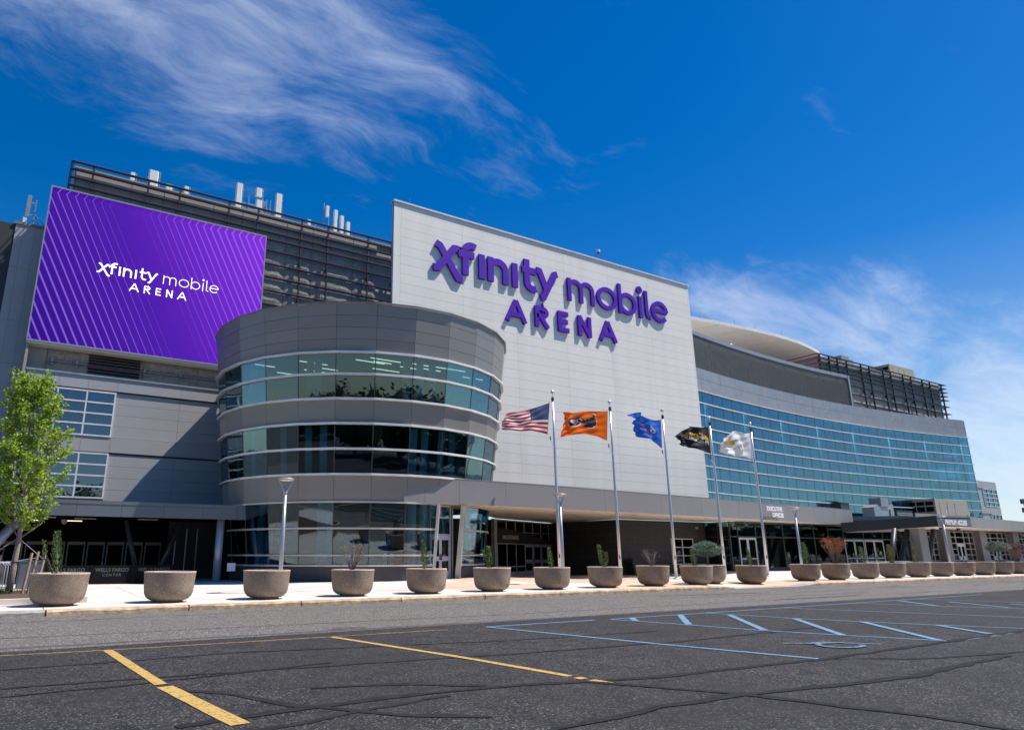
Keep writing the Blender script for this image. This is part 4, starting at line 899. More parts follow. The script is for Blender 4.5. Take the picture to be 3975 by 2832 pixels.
# ------------------------------------------------------------------ signs
def stroke(m, pts, w, y, d, closed=False):
    P = [Vector(p) for p in pts]; n = len(P); Lf = []; Rt = []
    for i in range(n):
        a = P[(i-1) % n] if (closed or i > 0) else None; b = P[(i+1) % n] if (closed or i < n-1) else None
        d1 = (P[i]-a).normalized() if a is not None else None; d2 = (b-P[i]).normalized() if b is not None else None
        d1 = d1 or d2; d2 = d2 or d1; n1 = Vector((-d1.y, d1.x)); n2 = Vector((-d2.y, d2.x)); mt = (n1+n2).normalized(); k = 1/max(.35, mt.dot(n1))
        Lf.append(P[i]+mt*(w/2*k)); Rt.append(P[i]-mt*(w/2*k))
    o = len(m.v)
    for l, r in zip(Lf, Rt): m.v += [(l.x, y, l.y), (r.x, y, r.y), (r.x, y+d, r.y), (l.x, y+d, l.y)]
    rng = n if closed else n-1
    for i in range(rng):
        j = (i+1) % n
        for k in range(4): m.f.append((o+4*i+k, o+4*i+(k+1) % 4, o+4*j+(k+1) % 4, o+4*j+k))
    if not closed: m.f += [(o+3, o+2, o+1, o), (o+4*n-4, o+4*n-3, o+4*n-2, o+4*n-1)]
def A_(cx, cz, rx, rz, a0, a1, n=16): return [(cx+rx*math.cos(R(a0+(a1-a0)*i/n)), cz+rz*math.sin(R(a0+(a1-a0)*i/n))) for i in range(n+1)]
XH = 1.94; AS = 2.62
def glyph(ch, w):
    """strokes of one letter on a unit where the x-height is XH; returns [(points, closed)], advance"""
    h = w/2
    if ch == 'x': return [([(.20, XH), (.55, XH*.93), (2.05, -.05-.35), (2.42, -.42)], 0), ([(-.02, .05), (.40, .10), (1.72, XH-.10), (2.08, XH-.06)], 0)]
    if ch == 'f': return [([(.62, 0), (.62, 1.95)]+A_(1.20, 1.95, .58, .45, 180, 55, 10), 0), ([(.0, 1.50), (.32, 1.50+.14), (1.40, 1.64)], 0)]
    if ch == 'I': return [([(h, 0), (h, XH)], 0)]
    if ch == 'n': return [([(h, 0), (h, XH)], 0), ([(h, XH*.45)]+A_(.95, 1.05, .95-h, XH-1.05-h, 180, 0, 14)+[(1.9-h, 0)], 0)]
    if ch == 't': return [([(.45, 2.55), (.45, .75)]+A_(1.02, .68, .57, .50, 180, 300, 10), 0), ([(0, XH-.28), (1.30, XH-.28)], 0)]
    if ch == 'y': return [([(0.05, XH-.06), (.38, XH-.10), (1.0, .42)], 0), ([(2.16, XH), (1.88, XH-.1), (.70, -.26), (.40, -.34)], 0)]
    if ch == 'm': return [([(h, 0), (h, XH)], 0), ([(h, XH*.5)]+A_(.83, 1.20, .83-h, XH-1.20-h, 180, 0, 12)+[(1.66-h, 0)], 0), ([(1.66-h, XH*.5)]+A_(2.49-w, 1.20, .83-h, XH-1.20-h, 180, 0, 12)+[(3.32-w-h-.0, 0)], 0)]
    if ch == 'o': return [(A_(1.18, XH/2, 1.18-h, XH/2-h+.06, 0, 345, 23), 1)]
    if ch == 'b': return [([(h, 0), (h, AS)], 0), (A_(1.08, XH/2, 1.08-h, XH/2-h+.05, 0, 345, 23), 1)]
    if ch == 'i': return [([(h, 0), (h, XH)], 0), (A_(h, AS-.05, .14, .14, 0, 330, 11), 1)]
    if ch == 'l': return [([(h, AS), (h, .55)]+A_(.62, .52, .62-h, .52-h, 180, 270, 8), 0)]
    if ch == 'e': return [(A_(1.10, XH/2, 1.10-h, XH/2-h+.05, 5, 318, 24), 0), ([(h+.05, XH/2+.08), (2.20-h, XH/2+.08)], 0)]
    if ch == 'A': return [([(0, 0), (.86, 1.70)], 0), ([(.86, 1.70), (1.72, 0)], 0), ([(.36, .58), (1.36, .58)], 0)]
    if ch == 'R': return [([(h, 0), (h, 1.70-h), (.75, 1.70-h)]+A_(.75, 1.22, .42, .48-h, 90, -90, 10)+[(h, .74+h)], 0), ([(.62, .80), (1.28, 0)], 0)]
    if ch == 'E': return [([(1.05, 1.70-h), (h, 1.70-h), (h, h), (1.10, h)], 0), ([(h, .86), (.98, .86)], 0)]
    if ch == 'N': return [([(h, 0), (h, 1.70)], 0), ([(h*.9, 1.66), (1.40-h*.9, .04)], 0), ([(1.40-h, 0), (1.40-h, 1.70)], 0)]
SIGN = [('x', 22.95, .53), ('f', 25.02, .53), ('I', 26.82, .53), ('n', 27.62, .53), ('I', 29.88, .53), ('t', 30.85, .53), ('y', 32.2, .53),
        ('m', 35.38, .42), ('o', 38.52, .42), ('b', 41.0, .42), ('i', 43.42, .42), ('l', 44.18, .42), ('e', 44.92, .42)]
SIGN2 = [('A', 29.3), ('R', 31.95), ('E', 34.25), ('N', 36.32), ('A', 38.7)]
def make_sign(root, sc, ox, oz, y, d, mat, w1=1.0, sx=1.0):
    for ch, x, w in SIGN:
        m = MB()
        for k, (pts, cl) in enumerate(glyph(ch, w)): stroke(m, [(ox+(x-22.95+px_)*sc, oz+(21.0-21.0+pz)*sc) for px_, pz in pts], w*sc*(w1 if x < 35 else w1*.86*sx), y-.004*k*sc, d, cl)
        m.build('letter', mat, root)
    for ch, x in SIGN2:
        m = MB()
        for k, (pts, cl) in enumerate(glyph(ch, .36)): stroke(m, [(ox+(x-22.95+px_)*sc, oz+(18.22-21.0+pz)*sc) for px_, pz in pts], .36*sc*w1, y-.004*k*sc, d, cl)
        m.build('letter', mat, root)
ws = thing('letter_sign', 'giant raised purple letters fixed on the tall pale panel wall', 'sign', (35, SWY, 20.5))
make_sign(ws, 1.0, 22.98, 21.02, SWY-.20, .17, M['purple'])
es = thing('letter_sign', 'small white executive offices letters on the grey canopy edge', 'sign', (51.5, 33.3, 4.7))
text('lettering', 'EXECUTIVE', .46, (49.70, 33.12, 4.83), (R(90), 0, R(5.2)), M['white'], es, .02, 'LEFT', .98, .014)
text('lettering', 'OFFICES', .46, (50.42, 33.18, 4.36), (R(90), 0, R(5.2)), M['white'], es, .02, 'LEFT', .98, .014)

# video screen
vsn = thing('video_screen', 'huge purple video screen with white lettering above the grey office wing', 'screen', (6.45, 47.4, 14.2))
MB().box(-.62, 13.56, 47.46, 48.0-.35, 14.18, 24.62).build('cabinet', M['dark'], vsn)
fr = MB(); fr.box(-.66, -.585, 47.36, 47.7, 14.15, 24.66); fr.box(13.50, 13.58, 47.36, 47.7, 14.15, 24.66); fr.box(-.584, 13.499, 47.36, 47.7, 24.56, 24.66); fr.box(-.584, 13.499, 47.36, 47.7, 14.15, 14.25)
fr.build('bezel', M['wingtop'], vsn)
sm, nt, b = new_mat('screen_picture'); b.inputs['Base Color'].default_value = (0.01, 0.01, 0.012, 1); b.inputs['Roughness'].default_value = .4
geo = nt.nodes.new('ShaderNodeNewGeometry'); sp = nt.nodes.new('ShaderNodeSeparateXYZ'); nt.links.new(geo.outputs['Position'], sp.inputs[0])
def mth(op, a, b_=None, cl=False):
    n = nt.nodes.new('ShaderNodeMath'); n.operation = op; n.use_clamp = cl
    for i, v in enumerate((a, b_)):
        if v is None: continue
        if isinstance(v, (int, float)): n.inputs[i].default_value = v
        else: nt.links.new(v, n.inputs[i])
    return n.outputs[0]
X, Z = sp.outputs[0], sp.outputs[2]
below = mth('MINIMUM', Z, 24.24); above = mth('MAXIMUM', mth('SUBTRACT', Z, 24.24), 0.0)
s = mth('SUBTRACT', mth('ADD', X, mth('MULTIPLY', mth('SUBTRACT', below, 24.24), .497)), mth('MULTIPLY', above, .60))   # constant along a line
u = mth('DIVIDE', mth('ADD', s, 5.6), 19.1)              # 0 lower left .. 1 upper right
dist = mth('ABSOLUTE', mth('SUBTRACT', u, .50))
wid = mth('MULTIPLY', mth('MAXIMUM', mth('SUBTRACT', dist, .03), 0.0), .40)
frac = mth('FRACT', mth('MULTIPLY', s, 1.95)); tri = mth('ABSOLUTE', mth('SUBTRACT', frac, .5))
msk = mth('LESS_THAN', tri, mth('MULTIPLY', mth('MINIMUM', wid, .13), .9))
gr = nt.nodes.new('ShaderNodeValToRGB'); gr.color_ramp.elements[0].color = (0.022, 0.0, 0.27, 1); gr.color_ramp.elements[1].color = (0.26, 0.030, 0.86, 1)
e = gr.color_ramp.elements.new(.5); e.color = (0.095, 0.010, 0.50, 1)
nzz = nt.nodes.new('ShaderNodeTexNoise'); nzz.inputs['Scale'].default_value = 28; nt.links.new(geo.outputs['Position'], nzz.inputs['Vector'])
uu = mth('ADD', u, mth('MULTIPLY', mth('SUBTRACT', nzz.outputs[0], .5), .22))
nt.links.new(uu, gr.inputs[0])
mx = nt.nodes.new('ShaderNodeMixRGB'); nt.links.new(mth('MULTIPLY', msk, .58), mx.inputs[0]); nt.links.new(gr.outputs[0], mx.inputs[1]); mx.inputs[2].default_value = (0.42, 0.20, 1.0, 1)
nt.links.new(mx.outputs[0], b.inputs['Emission Color']); b.inputs['Emission Strength'].default_value = .66; setin(b, 'Specular IOR Level', 0.0)
MB().slab((-.584, 47.42, 14.251), (13.499, 47.42, 14.251), (13.499, 47.42, 24.559), (-.584, 47.42, 24.559), .035).build('display', sm, vsn)
make_sign(vsn, .325, 2.62, 19.36, 47.405, .012, M['white_em'], .58, .60)

# ------------------------------------------------------------------ antennas and roof equipment
def antenna(x, z0, z1, w, label, d=.22, y=49.5, tiltmast=True, group='phone antennas on the slatted roof'):
    t = thing('roof_antenna', label, 'antenna', (x, y, z0), group)
    hw = w/2
    m = MB(); b_ = .06*w/.5
    m.poly_z([(x-hw+b_, y-d/2), (x+hw-b_, y-d/2), (x+hw, y-d/2+b_), (x+hw, y+d/2), (x-hw, y+d/2), (x-hw, y-d/2+b_)], z0, z1); m.build('radome', M['offwhite'], t)
    if tiltmast:
        MB().tube([(x+hw+.12, y+d/2+.10, 26.4), (x+hw+.12, y+d/2+.10, z1+.15)], .035, 6).build('mast', M['steel'], t)
        for f_ in (.25, .8): zz = z0+(z1-z0)*f_; MB().box(x-.03, x+hw+.16, y+d/2+.002, y+d/2+.06, zz-.03, zz+.03).build('bracket', M['steel'], t)
    return t
antenna(4.15, 27.2, 28.12, .30, 'small white antenna, first at the left end of the slatted roof')
antenna(5.53, 26.9, 28.72, .68, 'widest white panel antenna over the left end of the screen')
antenna(6.66, 27.2, 27.92, .46, 'low wide white antenna just right of the widest one')
antenna(7.88, 27.2, 28.12, .32, 'small slim white antenna with a bare rod, right of the low wide one')
antenna(11.75, 27.2, 29.57, .46, 'tall ribbed white antenna at the left of the lattice frame')
antenna(13.29, 28.85, 29.6, .50, 'upper square white antenna in the lattice frame', tiltmast=True)
antenna(13.28, 27.6, 28.42, .48, 'lower square white antenna in the lattice frame', y=49.2)
antenna(14.92, 27.2, 29.58, .48, 'tall ribbed white antenna at the right of the lattice frame')
antenna(17.55, 27.4, 27.98, .26, 'tiny white antenna between the lattice frame and the four slim antennas')
antenna(19.2, 28.85, 29.85, .26, 'grey slim antenna high on the tallest mast', y=49.8)
antenna(19.84, 27.2, 29.5, .30, 'tallest of the three slim white antennas by the pale wall')
antenna(20.42, 27.2, 29.12, .30, 'middle of the three slim white antennas by the pale wall')
antenna(21.0, 27.2, 28.7, .28, 'shortest of the three slim white antennas by the pale wall')
lf = thing('antenna_rack', 'grey steel lattice frame between the tall roof antennas', 'antenna frame', (13.4, 50.4, 26.4))
m = MB()
for z in (27.7, 28.1, 28.5): m.box(12.1, 14.6, 50.35, 50.41, z-.03, z+.03); m.box(12.1, 14.6, 51.3, 51.36, z-.03, z+.03)
m.build('cross_bars', M['steel'], lf)
for x in (12.2, 12.75, 13.9, 14.2, 14.5): MB().tube([(x, 50.3, 26.4), (x, 50.3, 29.1+.35*((x*7) % 1))], .035, 6).build('mast', M['steel'], lf)
for i in range(5): MB().box(13.8+.09*i, 13.84+.09*i, 50.2, 50.26, 28.3+.1*i, 29.0).build('cable_clamp', M['steel'], lf)
ma = thing('antenna_mast', 'thin braced steel mast carrying the grey slim antenna', 'mast', (19.0, 49.9, 26.4))
MB().tube([(19.0, 50.0, 26.4), (19.0, 50.0, 30.2)], .035, 6).build('pole', M['steel'], ma); MB().tube([(17.6, 50.0, 27.3), (19.0, 50.0, 28.5)], .03, 6).build('brace', M['steel'], ma); MB().tube([(19.0, 50, 28.3), (19.6, 50.0, 27.8)], .03, 6).build('brace', M['steel'], ma)
ta = thing('roof_antenna', 'grey antenna on a braced mast on top of the far left tower', 'antenna', (-1.7, 50.2, 22.8))
MB().box(-1.93, -1.70, 50.1, 50.3, 23.3, 24.9).build('radome', M['wingtop'], ta); MB().box(-2.0, -1.78, 50.12, 50.3, 22.81, 23.28).build('radio_box', M['offwhite'], ta)
MB().tube([(-1.42, 50.4, 22.8), (-1.42, 50.4, 24.75)], .04, 6).build('mast', M['steel'], ta)
for z in (23.6, 24.5): MB().box(-1.70, -1.40, 50.38, 50.44, z-.04, z+.04).build('bracket', M['steel'], ta)
for a in ((-.6, 50.3, 22.85), (-1.0, 50.5, 22.8)): MB().tube([(-1.42, 50.4, 23.7), a], .03, 6).build('brace', M['steel'], ta)
cm = thing('security_camera', 'small camera on a post above the pale sign wall', 'camera', (39.2, 39.0, 25.47))
MB().tube([(39.2, 39.0, 25.47), (39.2, 39.0, 26.25)], .04, 8).build('post', M['steel'], cm); MB().lathe([(.02, 26.46), (.15, 26.42), (.16, 26.2), (.02, 26.18)], 12, (39.38, 38.9, 0)).build('housing', M['white'], cm); MB().lathe([(.12, 26.18), (.11, 26.08), (.01, 26.02)], 12, (39.38, 38.9, 0)).build('lens_dome', M['dark'], cm); MB().box(39.18, 39.3, 38.97, 39.03, 26.4, 26.46).build('arm', M['steel'], cm); MB().box(39.05, 39.35, 38.85, 39.1, 25.48, 25.5).build('base_plate', M['steel'], cm)
def hvac(x0, x1, y0, y1, z0, z1, label):
    t = thing('hvac_unit', label, 'air conditioner', ((x0+x1)/2, (y0+y1)/2, z0)); W = x1-x0; mt = bpy.data.materials.get('hvac_tan') or plain('hvac_tan', (.40, .36, .30), .7, var=.08, vscale=3)
    MB().box(x0, x1-W*.12, y0, y1, z0+.1, z1).build('cabinet', mt, t); MB().box(x0-.05, x1, y0-.05, y1+.05, z0, z0+.099).build('curb', M['steel'], t)
    h = z1-z0
    # hooded intake end facing left
    MB().box(x0-.05, x0-.005, y0+.15, y1-.15, z0+.45*h, z1-.12*h).build('intake', M['black'], t)
    for k in range(4): yy = y0+.12+(y1-y0-.24)*k/3; MB().box(x0-.09, x0-.051, yy-.04, yy+.04, z0+.43*h, z1-.1*h).build('intake_bar', mt, t)
    MB().box(x0-.09, x0-.052, y0+.17, y1-.17, z0+.67*h, z0+.72*h).build('intake_bar', mt, t)
    for k in range(3): xx = x0+W*(.12+.22*k); MB().box(xx, xx+W*.18, y0-.03, y0-.002, z0+.2*h, z1-.12*h).build('access_panel', mt, t); MB().box(xx+W*.14, xx+W*.15, y0-.06, y0-.031, z0+.4*h, z0+.55*h).build('latch', M['white'], t)
    MB().add([(x1-W*.119, y0, z0+.4*h), (x1, y0, z0+.3*h), (x1-W*.04, y0, z1), (x1-W*.119, y0, z1), (x1-W*.119, y1, z0+.4*h), (x1, y1, z0+.3*h), (x1-W*.04, y1, z1), (x1-W*.119, y1, z1)], [(0,1,2,3),(7,6,5,4),(1,5,6,2),(3,2,6,7),(0,4,5,1),(0,3,7,4)]).build('rain_hood', mt, t)
    MB().tube([(x1-W*.09, y0-.1, z0+.1), (x1-W*.09, y0-.1, z0+.35*h), (x1-W*.05, y0-.1, z0+.35*h), (x1-W*.05, y0-.1, z0+.1)], .04, 6).build('gas_pipe', M['frame'], t)
    return t
hvac(88.4, 96.4, 38.2, 41.2, 5.0, 7.62, 'big tan rooftop air conditioner above the white letters of the dark canopy')
hvac(111.6, 119.2, 51, 54, 26.45, 29.7, 'tan air conditioner on the slatted block at the right')
dk = thing('roof_duct', 'square galvanised duct with a vertical stack on the canopy roof', 'duct', (77, 38.5, 4.95))
MB().box(76.45, 77.9, 38, 39.2, 6.3, 7.2).build('stack', M['steel'], dk); MB().box(76.3, 78.05, 38.1, 39.1, 4.95, 6.299).build('trunk', M['steel'], dk)
MB().add([(74.9,38,4.95),(76.29,38,4.95),(76.29,38,6.2),(75.6,38,6.5),(74.9,38,6.2),(74.9,39.2,4.95),(76.29,39.2,4.95),(76.29,39.2,6.2),(75.6,39.2,6.5),(74.9,39.2,6.2)], [(0,1,2,3,4),(9,8,7,6,5)]+[(i, i+5, (i+1) % 5+5, (i+1) % 5) for i in range(5)]).build('elbow', M['steel'], dk)
MB().add([(78.06,38,4.95),(78.75,38,4.95),(78.75,38,6.6),(78.06,38,6.1),(78.06,39.2,4.95),(78.75,39.2,4.95),(78.75,39.2,6.6),(78.06,39.2,6.1)], [(0,1,2,3),(7,6,5,4)]+[(i, i+4, (i+1) % 4+4, (i+1) % 4) for i in range(4)]).build('elbow', M['steel'], dk)
def rbox(x0, x1, z1, label):
    t = thing('roof_unit', label, 'roof unit', ((x0+x1)/2, 38.5, 4.95)); MB().box(x0, x1, 38, 39, 4.95, z1).build('casing', M['mullion'], t); MB().box(x0-.04, x1+.04, 37.95, 39.05, z1+.001, z1+.05).build('lid', M['mullion'], t)
    for k in range(3): MB().box(x0+.05, x1-.05, 37.96, 37.999, 5.3+.2*k, 5.4+.2*k).build('vent_slat', M['louver'], t)
rbox(68.9, 70.4, 6.4, 'dark square roof unit left of the galvanised duct'); rbox(79.2, 82.5, 5.98, 'low dark roof unit right of the galvanised duct')
rc = thing('roof_box', 'pale grey boxes on the slatted block near its left end', 'roof box', (99.5, 51, 26.45))
MB().box(98.4, 100.3, 51, 53, 26.46, 29.1).build('box', M['wingtop'], rc); MB().box(100.301, 101.4, 51, 52.5, 26.46, 28.75).build('box', M['wingtop'], rc)
fl = thing('floodlight_mast', 'dark floodlight rig at the far right edge of the sky', 'floodlight', (264, 90, 0))
MB().tube([(264.6, 90, 0), (264.6, 90, 18)], .25, 8).build('pole', M['steel'], fl)
for z in (17.3, 14.7):
    MB().box(262, 266.5, 89.9, 90.1, z-.9, z-.7).build('crossarm', M['mullion'], fl)
    for k in range(4): MB().box(261.9+1.1*k, 262.6+1.1*k, 89.5, 90, z-.69, z+.5).build('lamp_head', M['mullion'], fl)

# ------------------------------------------------------------------ flagpoles and flags
PY = 29.5
poles = [25.5, 29.98, 34.58, 39.15, 43.55]
PLAB = ['silver flagpole flying the striped flag, beside a lamp post', 'silver flagpole flying the orange flag', 'silver flagpole flying the blue flag', 'silver flagpole flying the black flag', 'silver flagpole flying the white flag, in front of the office letters']
p0 = None
for x, lab in zip(poles, PLAB):
    if p0 is None:
        p0 = thing('flagpole', lab, 'flagpole', (x, PY, gz(x, PY)), 'five flagpoles in a row'); z0 = gz(x, PY)
        MB().tube([(x, PY, z0), (x, PY, z0+3.5), (x, PY, z0+7), (x, PY, z0+9.75)], [.088, .085, .068, .046], 16).build('pole', M['alu'], p0, True)
        MB().lathe([(.02, z0+.10), (.11, z0+.09), (.20, z0+.03), (.21, z0)], 18, (x, PY, 0)).build('collar', M['alu'], p0)
        MB().lathe([(.01, z0+10.0), (.075, z0+9.98), (.085, z0+9.80), (.05, z0+9.76)], 14, (x, PY, 0)).build('truck', M['mullion'], p0)
        MB().tube([(x, PY, z0+9.98), (x, PY, z0+10.2)], .02, 6).build('spindle', M['alu'], p0)
        MB().lathe([(.012, z0+10.40)]+[(.105*math.cos(R(a)), z0+10.29+.105*math.sin(R(a))) for a in range(80, -91, -17)], 16, (x, PY, 0)).build('finial_ball', M['alu'], p0, True)
        MB().tube([(x-.09, PY-.02, z0+9.75), (x-.20, PY, z0+9.70)], .012, 5).build('halyard', M['rope'], p0)
        MB().tube([(x-.30, PY, z0+7.75), (x-.28, PY, z0+7.50), (x-.1, PY-.05, z0+7.15), (x+.09, PY-.07, z0+7.05)], .016, 5).build('halyard', M['white'], p0); MB().tube([(x-.29, PY, z0+7.72), (x-.285, PY, z0+7.50)], .03, 6).build('snap_hook', M['dark'], p0)
        MB().tube([(x-.075, PY-.06, z0+1.2), (x-.06, PY-.05, z0+9.7)], .008, 4).build('halyard', M['rope'], p0)
        MB().box(x-.10, x-.06, PY-.12, PY-.06, z0+1.15, z0+1.35).build('cleat', M['dark'], p0)
    else:
        c = copy_tree(p0); c.location = (x, PY, gz(x, PY)); c['label'] = lab
def cr(P, t):
    n = len(P)-1; t = t*n; i = min(int(t), n-1); f = t-i; p = [Vector(P[max(0, min(n, i+k))]) for k in (-1, 0, 1, 2)]
    return 0.5*((2*p[1])+(p[2]-p[0])*f+(2*p[0]-5*p[1]+4*p[2]-p[3])*f*f+(3*p[1]-p[0]-3*p[2]+p[3])*f**3)
FL = {'us': ([(25.26, 9.86), (24.49, 9.57), (23.86, 9.35), (23.07, 9.13), (22.35, 8.99), (21.98, 8.78)], [(25.02, 8.04), (24.42, 8.12), (23.64, 8.12), (23.03, 8.02), (22.36, 8.04), (21.93, 8.07)]),
 'ph': ([(29.77, 9.87), (28.85, 9.75), (27.86, 9.66), (27.07, 9.48), (26.69, 9.45), (26.32, 9.45)], [(29.56, 8.07), (28.73, 8.25), (27.76, 8.28), (26.99, 8.19), (26.42, 8.05), (25.9, 7.96)]),
 'six': ([(34.38, 9.79), (33.72, 9.71), (33.06, 9.86), (32.58, 9.98), (32.04, 9.97), (31.59, 9.83)], [(34.27, 7.96), (33.66, 8.25), (32.96, 8.45), (32.43, 8.54), (32.18, 8.75), (31.71, 9.2)]),
 'nbc': ([(38.99, 9.79), (38.19, 9.67), (37.46, 9.67), (36.83, 9.53), (36.31, 9.24), (35.79, 8.91)], [(38.97, 7.97), (38.08, 8.08), (37.25, 8.22), (36.59, 8.27), (36.01, 8.34), (35.85, 8.55)]),
 'white': ([(43.42, 9.77), (42.61, 9.63), (41.69, 9.75), (41.09, 9.37), (40.59, 9.16), (40.15, 9.03)], [(43.39, 7.92), (42.46, 8.05), (41.64, 7.95), (40.72, 7.99), (40.49, 8.18), (40.3, 8.62)])}
def fp(k, u, v, off=0.0):
    T, B = FL[k]; t, b = cr(T, u), cr(B, u); ph = {'us': 0, 'ph': 1.3, 'six': 2.2, 'nbc': 3.1, 'white': .6}[k]
    amp = {'us': .16, 'ph': .12, 'six': .30, 'nbc': .24, 'white': .30}[k]
    p = b+(t-b)*v; w = u**.7
    y = amp*w*math.sin(8.2*u+2.4*v+ph)+amp*.45*w*math.sin(17*u-6*v+ph*2)+amp*.22*w*math.sin(31*u+9*v)+.05*w*math.sin(24*(v+.6*u)+ph)
    z = p.y+.05*w*math.sin(9*u+ph)*math.sin(math.pi*v); dx = .04*w*math.sin(11*v+5*u+ph)
    return Vector((p.x+dx, PY+y-off, z))
def cloth(name, col, trans=.25):
    m, nt, b = new_mat(name); b.inputs['Base Color'].default_value = c4(col); b.inputs['Roughness'].default_value = .7; setin(b, 'Specular IOR Level', .2)
    tl = nt.nodes.new('ShaderNodeBsdfTranslucent'); tl.inputs[0].default_value = c4(col); mx = nt.nodes.new('ShaderNodeMixShader'); mx.inputs[0].default_value = trans
    nt.links.new(b.outputs[0], mx.inputs[1]); nt.links.new(tl.outputs[0], mx.inputs[2]); nt.links.new(mx.outputs[0], nt.nodes['Material Output'].inputs[0]); return m
cW, cR, cB, cO, cK, cS, cY = cloth('flag_white', (.86,.86,.85), .4), cloth('flag_red', (.60,.02,.035), .35), cloth('flag_navy', (.025,.045,.17)), cloth('flag_orange', (1.0,.17,.01), .5), cloth('flag_black', (.018,.018,.02), .1), cloth('flag_blue', (.03,.15,.62), .4), cloth('flag_gold', (.80,.48,.02))
cG, cP = cloth('flag_grey', (.30,.32,.38)), cloth('flag_magenta', (.45,.04,.22))
def flag(k, label, mats, idx, nu=60, nv=26):
    f = thing('flag', label, 'flag', FL[k][1][0][:1]+(PY,)+(FL[k][1][0][1],), 'flags on the five poles'); m = MB()
    for i in range(nu+1):
        for j in range(nv+1): m.v.append(tuple(fp(k, i/nu, j/nv)))
    m.f = [(i*(nv+1)+j, (i+1)*(nv+1)+j, (i+1)*(nv+1)+j+1, i*(nv+1)+j+1) for i in range(nu) for j in range(nv)]
    o = m.build('cloth', mats, f, True)
    for q, p in enumerate(o.data.polygons): p.material_index = idx((q//nv+.5)/nu, (q % nv+.5)/nv)
    hm = MB(); hm.tube([fp(k, 0, j/8)+Vector((.012, 0, 0)) for j in range(9)], .022, 6); hm.build('hoist_rope', M['white'], f)
    return f
def decal(f, k, name, mat, polys, off=.012):
    """polys: outlines in (u, v); filled with a fine grid so they follow the cloth"""
    m = MB()
    for P in polys:
        us = [p[0] for p in P]; c = (sum(us)/len(P), sum(p[1] for p in P)/len(P)); n = len(P); rings = 3; o = len(m.v)
        m.v.append(tuple(fp(k, *c, off)))
        for r in range(1, rings+1):
            for p in P: m.v.append(tuple(fp(k, c[0]+(p[0]-c[0])*r/rings, c[1]+(p[1]-c[1])*r/rings, off)))
        for i in range(n): m.f.append((o, o+1+i, o+1+(i+1) % n))
        for r in range(rings-1):
            for i in range(n): a = o+1+r*n; m.f.append((a+i, a+n+i, a+n+(i+1) % n, a+(i+1) % n))
    return m.build(name, mat, f)
def ell(cx, cy, rx, ry, n=20, a0=0, a1=360): return [(cx+rx*math.cos(R(a0+(a1-a0)*i/n)), cy+ry*math.sin(R(a0+(a1-a0)*i/n))) for i in range(n)]
def star(cx, cy, r, asp): return [(cx+(r if i % 2 == 0 else r*.42)*math.sin(math.pi*i/5), cy+(r if i % 2 == 0 else r*.42)*asp*math.cos(math.pi*i/5)) for i in range(10)]
fu = flag('us', 'striped red and white flag with a starred navy corner', [cR, cW, cB], lambda u, v: 2 if (u < .40 and v > 6/13) else (0 if int(v*13) % 2 == 0 else 1), 60, 26)
decal(fu, 'us', 'stars', cW, [star(.035+.0325*c_, .52+.052*r_, .0125, 1.9) for r_ in range(9) for c_ in range(11) if (r_+c_) % 2 == 0], .01)
fo = flag('ph', 'orange flag with a black winged emblem', [cO], lambda u, v: 0)
P2 = lambda L: [((950-x)/372, 1-(y-238)/222) for x, y in L]
wing_ = [(748, 290), (860, 266), (868, 282), (846, 296), (870, 299), (869, 318), (838, 323), (871, 326), (870, 345), (840, 349), (869, 351), (868, 370), (846, 392), (799, 388), (792, 352), (766, 336)]
def grow(L, s): cx = sum(p[0] for p in L)/len(L); cy = sum(p[1] for p in L)/len(L); return [(cx+(x-cx)*s, cy+(y-cy)*s) for x, y in L]
decal(fo, 'ph', 'emblem_edge', cW, [P2(grow(wing_, 1.09)), P2(ell(724, 332, 66, 49, 24))], .010)
decal(fo, 'ph', 'emblem', cK, [P2(wing_), P2(ell(724, 332, 60, 43, 24))], .016)
decal(fo, 'ph', 'emblem_ring', cW, [P2(ell(734, 327, 33, 24, 20))], .022); decal(fo, 'ph', 'emblem_dot', cloth('flag_vermilion', (.72, .07, .02)), [P2(ell(738, 324, 20, 15, 16))], .028); decal(fo, 'ph', 'emblem_notch', cK, [P2([(728, 300), (775, 285), (770, 312), (745, 318)])], .032)
fs = flag('six', 'crumpled bright blue flag with a white numeral and stars', [cS], lambda u, v: 0)
decal(fs, 'six', 'stars', cW, [star(.42+.03*math.cos(a*.5), .9-.075*a, .013, 1.9) for a in range(8)]); decal(fs, 'six', 'numeral', cW, [ell(.27, .47, .045, .10, 16), [(.24, .5), (.27, .72), (.31, .72), (.30, .5)]], .014); decal(fs, 'six', 'numeral_hole', cS, [ell(.27, .46, .018, .045, 12)], .02); decal(fs, 'six', 'stripe', cR, [[(.52, .62), (.40, .34), (.30, .20), (.29, .26), (.38, .40), (.49, .66)]], .014)
fk = flag('nbc', 'black flag with mirrored yellow and white lettering', [cK], lambda u, v: 0)
def cloth_text(f, k, body, mat, u0, u1, v0, v1, shear=0.0):
    cu = bpy.data.curves.new('tmp', 'FONT'); cu.body = body; cu.size = 1; cu.offset = .02; cu.resolution_u = 4; t = bpy.data.objects.new('tmp', cu); COL.objects.link(t)
    me = t.to_mesh(); vs_ = [v.co.copy() for v in me.vertices]; fs_ = [tuple(p.vertices) for p in me.polygons]
    X0, X1 = min(v.x for v in vs_), max(v.x for v in vs_); Y0, Y1 = min(v.y for v in vs_), max(v.y for v in vs_)
    m = MB(); m.v = [tuple(fp(k, u0+(u1-u0)*(v.x-X0)/(X1-X0), v0+(v1-v0)*(v.y-Y0)/(Y1-Y0)+shear*(v.x-X0)/(X1-X0), .014)) for v in vs_]; m.f = fs_
    t.to_mesh_clear(); bpy.data.objects.remove(t); return m.build('lettering', mat, f)
